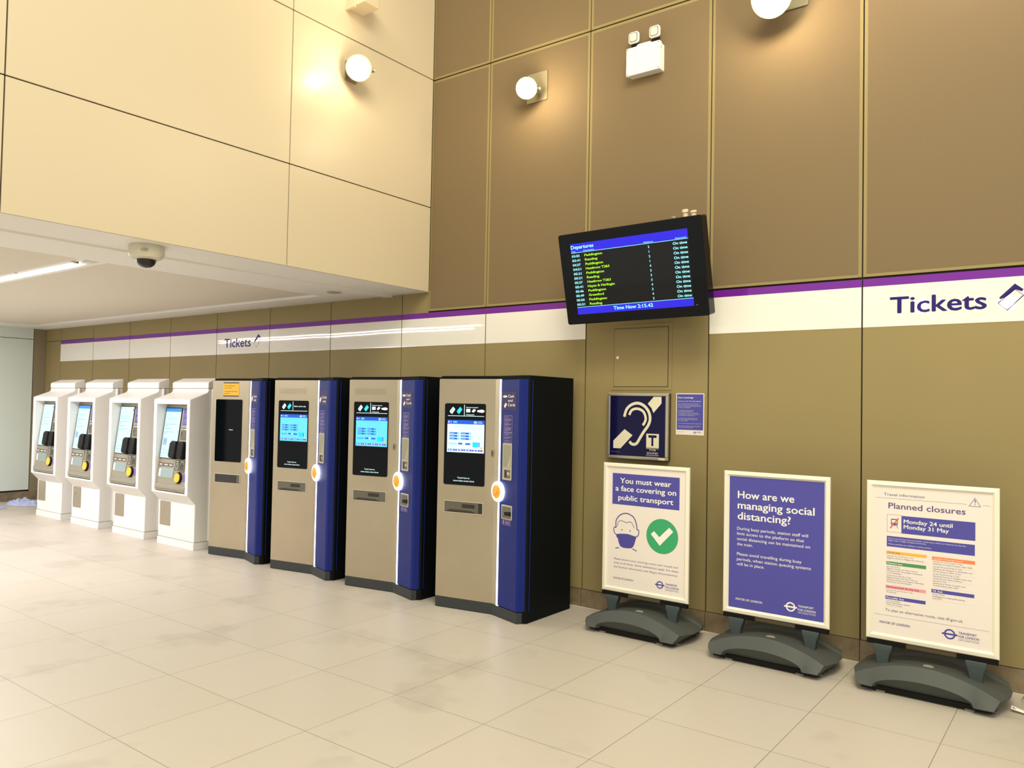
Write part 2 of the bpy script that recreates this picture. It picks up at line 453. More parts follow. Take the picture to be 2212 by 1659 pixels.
warm = (1, .80, .52)
floodlamp((-3.50, -1.04, 4.17), (XB, -.99, 4.19), (1, 0, 0), (1.2, -5.1, 2.6), 'round glowing flood lamp on the cream wall beneath the white box', .098, 8, warm, (.06, .08))
floodlamp((-2.49, -.17, 4.07), (-2.50, 0, 4.135), (0, -1, 0), (.6, -5.0, 2.4), 'round glowing flood lamp on the brown wall left of the emergency light', .082, 14, warm)
floodlamp((-.51, -.22, 4.185), (-.44, 0, 4.30), (0, -1, 0), (.8, -5.0, 2.2), 'brightest flood lamp, cut by the top edge right of the emergency light', .12, 20, warm)
lamp('added_pink_glow', (.62, -.35, 4.62), 32, (1, .78, .70), .06)  # unseen light added to give the pinkish glow on the upper right wall
lamp('flood_lamp_cream_wall_top', (-3.32, -1.35, 5.05), 10, warm, .06)

# white box with wedge above the cream-wall lamp
t = thing('wall_camera_box', 'small cream rectangular box sticking out of the cream wall above the lamp', 'box', (XB, -.98, 4.75))
MB().box(XB, XB+.20, -1.035, -.88, 4.695, 4.84, BEIGE).build('casing', t, bevel=.004)
MB().box(XB, XB+.10, -1.06, -1.035, 4.675, 4.70, BEIGE).build('hinge', t)

# emergency twin-spot light
t = thing('emergency_light', 'white emergency light box with two square lamp heads on the brown wall', 'light', (-1.5, 0, 4.1))
fr = at_y(0)
q = MB(); q.prism(rrect(-1.636, -1.362, 3.985, 4.195, .008), .052, .088, WHT, fr); q.build('cover', t, bevel=.004)
MB().prism(rrect(-1.630, -1.368, 3.991, 4.189, .006), 0, .052, WHT, fr).build('back_box', t, bevel=.003)
q = MB()
for x in (-1.625, -1.373):
    for z in (3.996, 4.184): q.disc(x, z, .005, .005, .0885, GREYI, fr, 12)
q.build('screw_caps', t)
MB().rect(-1.3615, -1.3615+.0005, 4.14, 4.155, .06, E_GRN, fr).box(-1.3622, -1.3600, -.072, -.060, 4.14, 4.158, E_GRN).build('indicator', t)
MB().prism([(-1.57, 4.195), (-1.43, 4.195), (-1.45, 4.215), (-1.55, 4.215)], .02, .07, WHT, fr).build('cable_entry', t)
for x in (-1.585, -1.415):
    q = MB(); q.prism(rrect(x-.042, x+.042, 4.232, 4.318, .022), .055, .075, WHT, fr)
    h = q.build('lamp_head', t, bevel=.004)
    q = MB(); q.prism(rrect(x-.034, x+.034, 4.240, 4.310, .018), .075, .0765, mat('lens_rim', (132, 122, 118), .4), fr); q.prism(rrect(x-.028, x+.028, 4.246, 4.304, .015), .0765, .079, LENS, fr); q.build('lens', h)
    MB().tube([(x, -.045, 4.19), (x, -.045, 4.25)], .012, RUB).box(x-.025, x+.025, -.058, -.03, 4.195, 4.245, RUB).build('swivel', h, origin=root_loc(t))

# ------------------------------------------------------------------ sign bands
ICON_F = [(.723, 2.188), (.799, 2.263), (.840, 2.228), (.832, 2.217), (.799, 2.231), (.76, 2.192), (.731, 2.179)]
ICON_O = [(.719, 2.158), (.799, 2.231), (.840, 2.195), (.762, 2.115)]
PRN = mat('navy_sign_ink', (44, 28, 106), .2, spec=.08)
def tickets(parent, dx, w):
    q = MB(); text(q, 'Tickets', .161+dx, 2.131, .500, .103, w, PRN, at_y(0), bold=.022); q.build('lettering', parent)
    q = MB(); q.flat([(x+dx, z) for x, z in ICON_F], w, PRN, at_y(0)); q.stroke([(x+dx, z) for x, z in ICON_O], .0055, w, PRN, at_y(0), True)
    q.build('ticket_icon', parent)
def band(x0, x1, name, label, dx):
    t = thing('sign_band', label, 'sign', ((x0+x1)/2, 0, 2.05))
    a = MB(); b = MB(); x = x0
    while x < x1-.01:
        nx = min(math.floor(x+1.001), x1)
        s0 = g if x > x0+.01 or x > -3 else 0
        a.box(x+s0, nx-g, -.0016, 0, 2.052, 2.303, WHITE); b.box(x+s0, nx-g, -.0016, 0, 2.303, 2.352, PURPLE); x = nx
    a.build('white_band', t, fixn=False); b.build('purple_stripe', t, fixn=False)
    tickets(t, dx, .0020)
band(-11.0, -2.0, 'l', 'long white wall band with purple stripe running behind the ticket machines, Tickets lettering', -7.0)
band(-1.0, 4.2, 'r', 'white wall band with purple stripe right of the screen, large Tickets lettering', 0)

# access hatch
t = thing('access_hatch', 'small brown square access hatch in the wall below the departures screen', 'hatch', (-1.52, 0, 1.9))
fr = at_y(0)
MB().prism(rrect(-1.766, -1.275, 1.66, 2.146, .004), 0, .004, BROWN, fr).build('hatch_frame', t)
MB().rect(-1.748, -1.301, 1.683, 2.121, .0043, DARKGAP, fr).build('gap', t)
d = MB().prism(rrect(-1.744, -1.305, 1.687, 2.117, .003), .0044, .008, BROWN, fr).build('door', t)
MB().lathe([(.012, .008), (.012, .013), (.009, .015)], mat('lock_white', (232, 220, 196), .4), lambda a, b, c: Vector((-1.713+a, -c, 1.902+b)), 20).build('lock', d)

# ------------------------------------------------------------------ hearing loop sign
t = thing('hearing_loop_sign', 'square navy ear symbol sign in a metal frame on the brown wall', 'sign', (-1.52, 0, 1.40))
fr = at_y(0)
MB().box(-1.762, -1.278, -.045, 0, 1.158, 1.634, mat('dark_backing', (60, 52, 36), .6)).build('back_box', t)
q = MB(); frame_rect(q, -1.769, -1.275, 1.154, 1.638, .023, .030, .054, SATIN, fr); q.build('frame', t, bevel=.004)
s = MB().rect(-1.748, -1.298, 1.174, 1.617, .0485, EARB, fr).build('panel', t)
q = MB(); P_ = mat('sign_white', (222, 216, 190), .35)
def smooth_path(p, n=4):
    out = []
    for i in range(len(p)-1):
        p0 = Vector(p[max(i-1, 0)]); p1 = Vector(p[i]); p2 = Vector(p[i+1]); p3 = Vector(p[min(i+2, len(p)-1)])
        for k in range(n):
            u = k/n; out.append(.5*((2*p1)+(p2-p0)*u+(2*p0-5*p1+4*p2-p3)*u*u+(3*p1-p0-3*p2+p3)*u**3))
    out.append(Vector(p[-1])); return [(v.x, v.y) for v in out]
q.stroke(smooth_path([(-1.628, 1.462), (-1.609, 1.518), (-1.567, 1.553), (-1.513, 1.563), (-1.462, 1.541), (-1.427, 1.497), (-1.418, 1.446), (-1.434, 1.401), (-1.463, 1.362), (-1.493, 1.317), (-1.52, 1.274), (-1.543, 1.262), (-1.566, 1.266), (-1.582, 1.282)]), .021, .0488, P_, fr)
q.stroke(smooth_path([(-1.587, 1.476), (-1.566, 1.512), (-1.52, 1.523), (-1.473, 1.503), (-1.453, 1.459), (-1.459, 1.428), (-1.475, 1.403)]), .019, .0488, P_, fr)
q.flat([(-1.391, 1.611), (-1.330, 1.611), (-1.329, 1.563), (-1.392, 1.494), (-1.408, 1.530), (-1.438, 1.56)], .0488, P_, fr)
q.flat([(-1.624, 1.371), (-1.558, 1.328), (-1.656, 1.228), (-1.717, 1.228), (-1.717, 1.283)], .0488, P_, fr)
q.rect(-1.446, -1.346, 1.243, 1.344, .0488, P_, fr); q.build('ear_symbol', s)
q = MB(); q.rect(-1.429, -1.364, 1.316, 1.334, .0491, EARB, fr); q.rect(-1.405, -1.389, 1.256, 1.316, .0491, EARB, fr)
q.rect(-1.446, -1.347, 1.2365, 1.2390, .0488, P_, fr); q.rect(-1.446, -1.347, 1.1885, 1.191, .0488, P_, fr)
text(q, 'TCB', -1.3965, 1.2205, .052, .013, .0488, P_, fr, align='C'); text(q, 'SOUND', -1.3965, 1.1985, .088, .013, .0488, P_, fr, align='C')
text(q, 'www.tcbsound.com', -1.3965, 1.179, .09, .004, .0488, LILAC, fr, 0, 'C'); text(q, 'Signet Sounding', -1.733, 1.200, .072, .006, .0488, LILAC, fr, 0)
q.build('lettering', s)
MB().rect(-1.345, -1.295, 1.158, 1.172, .0545, mat('sticker', (226, 214, 180), .5), fr).build('sticker', t)

# face coverings notice
t = thing('face_coverings_notice', 'small blue and white printed notice beside the ear sign', 'notice', (-1.13, 0, 1.49))
s = MB().box(-1.238, -1.027, -.0015, 0, 1.345, 1.638, PAPER).build('paper', t)
q = MB(); q.rect(-1.232, -1.033, 1.380, 1.632, .0018, PRBt, fr); q.build('blue_panel', s)
q = MB(); text(q, 'Face coverings', -1.223, 1.603, .115, .011, .0021, PRW, fr, .02)
text(q, 'Instruction under TfL railway byelaws', -1.223, 1.580, .173, .006, .0021, PRW, fr, .012)
par = [('Face coverings must be worn on our services', .155), ('and in our stations at all times unless you are', .172), ('exempt, or your journey falls under the rules', .172), ('set out in the regulations', .095), ('', 0),
       ('You do not need to wear one if you:', .120), ('  are a child under the age of eleven', .112), ('  are not able to put on, wear or remove one', .150), ('  are travelling with someone who lip reads', .160), ('  or otherwise have a reasonable excuse', .125), ('', 0),
       ('It is an offence not to follow this instruction', .150), ('and you may be refused travel or asked to leave', .145), ('our premises', .075), ('', 0), ('You could also be prosecuted and receive a fine', .178), ('', 0), ('Please visit our website for further guidance', .170), ('on exemptions and safer travel', .115)]
z = 1.563
for s_, wd in par:
    if s_: text(q, s_, -1.223, z, wd, .0046, .0021, LILAC if 0 else PRW, fr, 0)
    z -= .0093
q.build('lettering', s)
def roundel(q, cx, cz, r, w, mt, fr, inner=None):
    q.ring(cx, cz, r*.70, r, w, mt, fr); q.rect(cx-r*1.36, cx+r*1.36, cz-r*.17, cz+r*.17, w+.0002, mt, fr)
q = MB(); roundel(q, -1.094, 1.363, .0085, .0018, PRB, fr); text(q, 'TRANSPORT', -1.078, 1.367, .03, .004, .0018, PRB, fr); text(q, 'FOR LONDON', -1.078, 1.361, .034, .004, .0018, PRB, fr)
text(q, 'MAYOR OF LONDON', -1.226, 1.363, .048, .004, .0018, INK, fr, 0); q.build('logo', s)

# ------------------------------------------------------------------ departures screen
O = Vector((-1.413, -.394, 2.452))
a_, b_, g_ = math.radians(.3), math.radians(13.3), math.radians(-.6)
M = Matrix.Rotation(a_, 3, 'Z') @ Matrix.Rotation(b_, 3, 'X') @ Matrix.Rotation(g_, 3, 'Y')
fr = lambda a, b, c: O+M @ Vector((a, -c, b))
t = thing('departures_screen', 'black tilted departures display screen mounted high on the brown wall', 'screen', (-1.413, 0, 2.45))
MB().prism(rrect(-.548, .550, -.325, .328, .016), -.10, 0, CASE, fr).build('case', t, bevel=.006)
MB().prism(rrect(-.40, .40, -.22, .22, .02), -.15, -.10, CASE, fr).build('rear_cover', t, bevel=.006)
q = MB(); q.box(-1.63, -1.20, -.055, -.002, 2.27, 2.62, CASE)
q.tube([(-1.5, -.03, 2.5), fr(-.09, .1, -.14)], .022, CASE); q.tube([(-1.33, -.03, 2.5), fr(.09, .1, -.14)], .022, CASE); q.tube([(-1.41, -.03, 2.34), fr(0, -.12, -.14)], .022, CASE)
q.build('wall_bracket', t)
s = MB().rect(-.450, .450, -.254, .253, .0012, E_TVG, fr).build('panel', t)
MB().rect(-.450, .450, .190, .253, .0016, E_TVB, fr).build('header_bar', s); MB().rect(-.450, .450, -.254, -.203, .0016, E_TVB, fr).build('clock_bar', s)
q = MB(); q.rect(-.450, .450, .1875, .1905, .0019, E_TVC, fr); q.rect(-.450, .450, -.2035, -.2005, .0019, E_TVC, fr)
text(q, 'Departures', -.447, .216, .186, .026, .0019, E_TVC, fr, .03)
text(q, 'Time', -.447, .1945, .034, .0085, .0019, E_TVC, fr, .02); text(q, 'Destination', -.345, .1945, .086, .0085, .0019, E_TVC, fr, .02)
text(q, 'Platform', .130, .1945, .068, .0085, .0019, E_TVC, fr, .02); text(q, 'Expected', .361, .1945, .074, .0085, .0019, E_TVC, fr, .02)
text(q, 'Time Now 2:15.42', -.152, -.238, .305, .025, .0019, E_TVC, fr, .03)
D = ['03:02 Paddington 2', '03:41 Reading 1', '04:37 Paddington 2', '04:51 Heathrow_T2&3 1', '05:21 Paddington 4', '05:21 Reading 3', '05:27 Heathrow_T2&3 3', '05:41 Hayes_&_Harlingtn 3', '05:46 Paddington 4', '05:49 Greenford 3', '05:50 Paddington 4', '05:51 Reading 3']
y = MB()
for i, ln in enumerate(D):
    tm, de, pl = ln.split(); de = de.replace('_', ' '); z = .158-.0316*i
    text(q, tm, -.447, z, .065, .0165, .0019, E_TVC, fr, .025)
    text(y, de, -.341, z, {'P': .143, 'R': .101, 'H': .190, 'G': .122}[de[0]]*(1.14 if de[:2] == 'Ha' else 1), .0165, .0019, E_TVY, fr, .025)
    text(q, pl, .163, z, None, .0165, .0019, E_TVC, fr, .03, 'C'); text(q, 'On time', .340, z, .100, .0175, .0019, E_TVC, fr, .03)
q.build('cyan_lettering', s); y.build('lime_lettering', s)
MB().disc(.470, -.248, .004, .004, .0008, GREYI, fr, 14).build('indicator', t)
for k, (x, w0, hh) in enumerate(((.425, -.05, .05), (.482, -.05, .036), (.345, -.055, .016))):
    f = lambda a, b, c, x=x, w0=w0: fr(x+a, .327+c, w0+b)
    MB().lathe([(.017, 0), (.017, hh*.35), (.014, hh*.35), (.014, hh*.6), (.021, hh*.6), (.021, hh*.95), (.012, hh)], SATIN if k == 2 else mat('cable_gland', (226, 200, 170), .4), f, 8).build('cable_gland', t)

# ------------------------------------------------------------------ blue ticket machines
def ticket_machine(k, label, cash, on, notice):
    dx = -1.02*k
    if k == 3: dx = -3.045
    L = Vector((-2.856+dx, -.722, 0)); K = Vector((-2.376+dx, -.637, 0)); F = Vector((-2.085+dx, -.727, 0)); S = Vector((-2.035+dx, -.672, 0))
    uA = (K-L).normalized(); uB = (F-K).normalized(); lb = (F-K).length
    t = thing('ticket_machine', label, 'ticket machine', (-2.45+dx, -.4, 0), 'blue and steel ticket machines in a row')
    fA = frame(L, uA, (0, 0, 1)); fB = frame(K, uB, (0, 0, 1))
    nA = uA.cross(Vector((0, 0, 1))); nB = uB.cross(Vector((0, 0, 1)))
    sB = lambda s: K+uB*s
    xy = lambda v: (v.x, v.y)
    # cabinet
    MB().prism([xy(L-nA*.024), xy(K-nA*.024), xy(F-nB*.03), (S.x, S.y), (S.x, -.11), (L.x, -.11)], .0, 1.745, BLACK).build('cabinet', t, bevel=.004)
    MB().prism([xy(L), xy(K), xy(F), xy(S+Vector((0, .03, 0))), xy(F-nB*.034), xy(K-nA*.028), xy(L-nA*.03)], .004, .078, PLINTH).build('plinth', t, bevel=.003)
    MB().prism([xy(L), xy(K), xy(sB(.057)), xy(sB(.057)-nB*.02), xy(K-nA*.022), xy(L-nA*.022)], .080, 1.722, STEEL).build('steel_front', t, bevel=.003)
    st = MB().prism([(.0585, .080), (.0705, .080), (.0705, 1.716), (.0585, 1.716)], -.012, .003, E_STRIP, fB).build('light_strip', t)
    bp = MB().prism([xy(sB(.072)), xy(F-uB*.012), xy(F+Vector((.012, .006, 0))), xy(S+Vector((-.012, -.006, 0))), xy(S+Vector((.003, .03, 0))), xy(S+Vector((-.02, .03, 0))), xy(F-nB*.028), xy(sB(.072)-nB*.02)], .084, 1.716, NAVY).build('blue_panel', t, bevel=.003)
    # screen
    g0 = MB().prism(rrect(.054, .408, .925, 1.537, .014), -.004, .003, GLASS, fA).build('touchscreen', t, bevel=.001)
    q = MB(); W0 = .0034
    if on:
        q.rect(.082, .396, 1.4415, 1.4455, W0, E_CY3, fA); q.rect(.2235, .2285, 1.446, 1.528, W0, E_CY3, fA)
        def icon(cx, cz, mt):
            q.flat([(cx-.024, cz-.004), (cx+.004, cz+.028), (cx+.022, cz+.012), (cx+.022, cz+.004), (cx-.004, cz-.028), (cx-.022, cz-.014)], W0, mt, fA)
        icon(.122, 1.484, E_CY3); icon(.184, 1.484, E_CY2)
        q.rect(.119, .1245, 1.486, 1.492, W0+.0003, GLASS, fA); q.rect(.112, .1175, 1.478, 1.484, W0+.0003, GLASS, fA)
        q.flat([(.178, 1.478), (.19, 1.492), (.192, 1.490), (.18, 1.476)], W0+.0003, E_CY3, fA)
        if cash:
            text(q, 'Payment accepted', .242, 1.505, .100, .008, W0, E_CY3, fA, .03); text(q, 'Change given', .242, 1.451, .070, .008, W0, E_CY3, fA, .03)
            q.rect(.242, .277, 1.472, 1.497, W0, E_W, fA); q.flat([(.289, 1.480), (.306, 1.497), (.324, 1.492), (.322, 1.484), (.303, 1.470)], W0, E_W, fA)
            for cxx, rr in ((.345, .008), (.36, .010), (.375, .012), (.388, .009)): q.disc(cxx, 1.482, rr*1.1, rr, W0+rr*.01, E_W, fA, 18)
        else:
            text(q, 'Bank cards only', .242, 1.480, .135, .012, W0, E_CY3, fA, .03)
        q.build('header_graphics', g0); q = MB()
        body = E_CY3 if k == 0 else E_CY
        q.rect(.080, .400, 1.170, 1.412, W0, body, fA); q.rect(.080, .400, 1.382, 1.412, W0+.0003, E_BL, fA)
        q.disc(.112, 1.397, .007, .007, W0+.0006, E_PK, fA, 16); q.rect(.086, .099, 1.392, 1.402, W0+.0006, E_CY3, fA); q.rect(.132, .165, 1.391, 1.403, W0+.0006, E_CY, fA)
        roundel(q, .323, 1.396, .011, W0+.0006, E_CY3, fA); text(q, 'TRANSPORT', .342, 1.399, .038, .006, W0+.0006, E_CY3, fA); text(q, 'FOR LONDON', .342, 1.389, .042, .006, W0+.0006, E_CY3, fA)
        for c, (x0, x1) in enumerate(((.099, .188), (.198, .288))):
            for r in range(3):
                z = 1.306-.0205*r
                q.rect(x0, x1-.018, z, z+.014, W0+.0003, E_BL2, fA); q.rect(x1-.045, x1-.018, z+.002, z+.012, W0+.0006, E_BL, fA); q.rect(x1-.013, x1-.002, z+.001, z+.013, W0+.0003, E_CY2 if body is E_CY3 else E_BL2, fA)
                text(q, ('Adult tickets', 'Add to card', 'Top up credit', 'Travelcards', 'Railcards', 'Other tickets')[c*3+r], x0+.004, z+.004, .036, .006, W0+.0009, E_CY3, fA, 0)
        text(q, 'Select the ticket you would like to buy', .15, 1.363, .17, .006, W0+.0003, E_CY2 if k else E_CY, fA, 0)
        text(q, 'oyster', .095, 1.228, .072, .019, W0+.0003, E_BL2 if body is E_CY else E_CY2, fA, .02)
        q.rect(.178, .214, 1.229, 1.242, W0+.0003, E_BL, fA); q.rect(.240, .282, 1.228, 1.241, W0+.0003, E_BL, fA); q.rect(.216, .226, 1.229, 1.242, W0+.0003, E_W, fA)
        q.flat(rrect(.302, .350, 1.212, 1.250, .005), W0+.0003, E_CY2, fA); q.rect(.353, .361, 1.214, 1.248, W0+.0003, E_BL, fA); q.flat([(.366, 1.20), (.392, 1.203), (.374, 1.222)], W0+.0003, E_OR, fA)
        q.rect(.088, .388, 1.181, 1.194, W0+.0003, E_BL, fA)
        for i in range(12): q.rect(.096+.024*i, .110+.024*i, 1.184, 1.191, W0+.0006, (E_CY3, E_CY3, E_PK)[i % 3], fA)
        q.build('ticket_page', g0); q = MB()
        text(q, 'Touch here to', .229, .975, .105, .012, W0, E_CY3, fA, .02, 'C'); text(q, 'move ticket screen down', .231, .953, .180, .012, W0, E_CY3, fA, .02, 'C')
        q.build('prompt_lettering', g0)
    else:
        text(q, 'Closed', .240, 1.235, .05, .011, W0, E_CY3, fA, .02); q.build('display_picture', g0)
    # ticket tray
    q = MB(); frame_rect(q, .062, .402, .714, .806, .006, -.002, .0045, GREYW, fA); tr = q.build('ticket_tray_frame', t, bevel=.002)
    q = MB(); q.rect(.068, .396, .720, .800, .0012, SLOT if on else GREYD, fA); q.rect(.22, .33, .757, .785, .0022, GREYD, fA); q.rect(.36, .392, .724, .796, .0018, GREYD if k == 0 else SLOT, fA)
    q.flat([(.07, .722), (.35, .722), (.30, .738), (.12, .742)], .0018, mat('tray_bottom', (62, 58, 50), .3, .4), fA); q.build('ticket_tray', tr)
    if k in (1, 2, 0):
        q = MB()
        for i in range(34):
            for j in range(5): q.rect(.06+.0095*i, .064+.0095*i, 1.600+.010*j, 1.604+.010*j, .0004, SLOT, fA)
        if k: q.build('speaker_vent', t)
    # printed labels on the blue panel
    sg = MB().rect(.084, .264, 1.497, 1.626, .0012, SIGNP, fB).build('payment_label', t)
    q = MB()
    if cash:
        for cxx, rr in ((.104, .006), (.113, .008), (.123, .009), (.133, .008), (.141, .007)): q.disc(cxx, 1.593, rr, rr, .0016+rr*.01, PRW, fB, 14)
        text(q, 'Cash', .160, 1.586, .072, .020, .0016, PRW, fB, .02); text(q, 'and', .160, 1.556, .055, .018, .0016, PRW, fB, .02); text(q, 'Cards', .160, 1.524, .088, .020, .0016, PRW, fB, .02)
        q.flat([(.110, 1.524), (.133, 1.550), (.147, 1.536), (.124, 1.509)], .0016, PRW, fB)
    else:
        text(q, 'Cards', .150, 1.560, .095, .022, .0016, PRW, fB, .02); text(q, 'only', .162, 1.526, .070, .022, .0016, PRW, fB, .02)
        q.flat([(.092, 1.545), (.118, 1.576), (.135, 1.560), (.108, 1.520)], .0016, PRW, fB)
    q.build('lettering', sg)
    q = MB(); q.rect(.115, .218, 1.260, 1.457, .001, SIGNP, fB)
    for z0, z1 in ((1.335, 1.457), (1.260, 1.335)): frame_rect(q, .115, .218, z0, z1, .0035, .001, .0016, LILAC, fB)
    lb_ = q.build('instruction_label', t)
    q = MB(); random.seed(k)
    for i, wd in enumerate((.045, 0, .075, .080, .078, .055, 0, .05, .078, .072, .038, 0, .075, .080, .078, .072, .045)):
        if wd: q.rect(.125, .125+wd, 1.444-.0062*i, 1.4475-.0062*i, .0018, LILAC, fB)
    for i, wd in enumerate((.072, .05, 0, .078, .078, .05, 0, .075, .055)):
        if wd: q.rect(.125, .125+wd, 1.322-.0066*i, 1.3255-.0066*i, .0018, LILAC, fB)
    q.build('print', lb_)
    q = MB(); q.prism(rrect(.110, .219, .994, 1.257, .008), -.002, .006, GREYW, fB); pr = q.build('card_slot_panel', t, bevel=.002)
    q = MB(); q.flat(rrect(.120, .213, 1.085, 1.245, .006), .0064, mat('card_recess', (148, 144, 118), .4), fB); q.flat([(.17, 1.09), (.205, 1.09), (.212, 1.18)], .0067, GREYW, fB)
    q.prism(rrect(.134, .208, 1.008, 1.068, .003), .006, .0068, SLOT, fB); q.rect(.142, .165, 1.012, 1.064, .0072, GREYD, fB); q.rect(.172, .202, 1.03, 1.052, .0072, SATIN, fB)
    q.build('card_slot', pr)
    if cash:
        q = MB(); q.prism(rrect(.106, .233, .712, .815, .008), -.002, .005, GREYW, fB); lo = q.build('note_slot', t, bevel=.002)
        q = MB(); q.flat(rrect(.116, .226, .720, .805, .006), .0054, SLOT, fB); q.prism([(.155, .742), (.224, .742), (.224, .772), (.150, .765)], .005, .012, RUB, fB); q.build('slot_mouth', lo)
        q = MB(); frame_rect(q, .112, .219, .672, .707, .0025, .0006, .0012, LILAC, fB); q.rect(.114, .217, .674, .705, .0008, SIGNP, fB)
        q.flat([(.125, .695), (.132, .702), (.139, .695), (.134, .695), (.134, .678), (.130, .678), (.130, .695)], .0016, PRW, fB); q.rect(.15, .205, .692, .699, .0014, LILAC, fB); q.rect(.15, .21, .681, .688, .0014, LILAC, fB); q.build('note_label', t)
        q = MB(); q.prism(rrect(.459, .481, 1.148, 1.200, .004), 0, .003, mat('lock_plate', (150, 136, 104), .35, .5), fA); q.rect(.466, .474, 1.158, 1.190, .0034, GREYD, fA); q.build('lock', t)
        q = MB().prism([(.235, .86), (.238, .86), (.238, .93), (.235, .93)], 0, .001, NAVYD, fB).build('seam', t)
    # card reader
    rc = .064
    rf = lambda a, b, c: fB(rc+a, .903+b, c)
    rd = MB().lathe([(.072, -.006), (.074, .004), (.072, .016), (.064, .021), (.046, .022)], E_RING, rf, 44).build('card_reader', t, smooth=True)
    MB().lathe([(.050, .020), (.050, .024), (.046, .027), (.003, .028)], E_YEL, rf, 40).build('reader_face', rd, smooth=True)
    q = MB(); q.stroke([(-.012, -.018), (-.002, -.024), (.010, -.020), (.018, -.008), (.016, .004)], .005, .0285, mat('reader_mark', (176, 96, 40), .5), rf); q.flat([(-.022, .012), (-.006, .020), (.006, -.002), (-.006, -.012)], .0288, mat('reader_mark_glow', (255, 200, 150), .5, emit=.6), rf); q.build('reader_symbol', rd)
    if notice:
        q = MB(); q.rect(.148, .356, 1.566, 1.705, .0006, INK, fA); q.rect(.148, .356, 1.576, 1.695, .0010, YELN, fA); nt = q.build('out_of_order_notice', t, label='yellow notice with black edges')
        q = MB(); text(q, 'This machine is', .160, 1.665, .14, .011, .0014, INK, fA); text(q, 'out of order', .160, 1.645, .10, .011, .0014, INK, fA)
        text(q, 'The fault has been', .160, 1.612, .168, .011, .0014, INK, fA); text(q, 'reported', .160, 1.592, .075, .011, .0014, INK, fA); q.build('lettering', nt)
    return t
ticket_machine(0, 'nearest and largest blue ticket machine, Cash and Cards sign, left of the first poster stand', True, True, False)
ticket_machine(1, 'second nearest blue ticket machine, Cash and Cards sign, with pale cyan screen', True, True, False)
ticket_machine(2, 'blue ticket machine with lit screen and Cards only sign, no note slot', False, True, False)
ticket_machine(3, 'blue ticket machine with blank dark screen and yellow out of order notice', False, False, True)

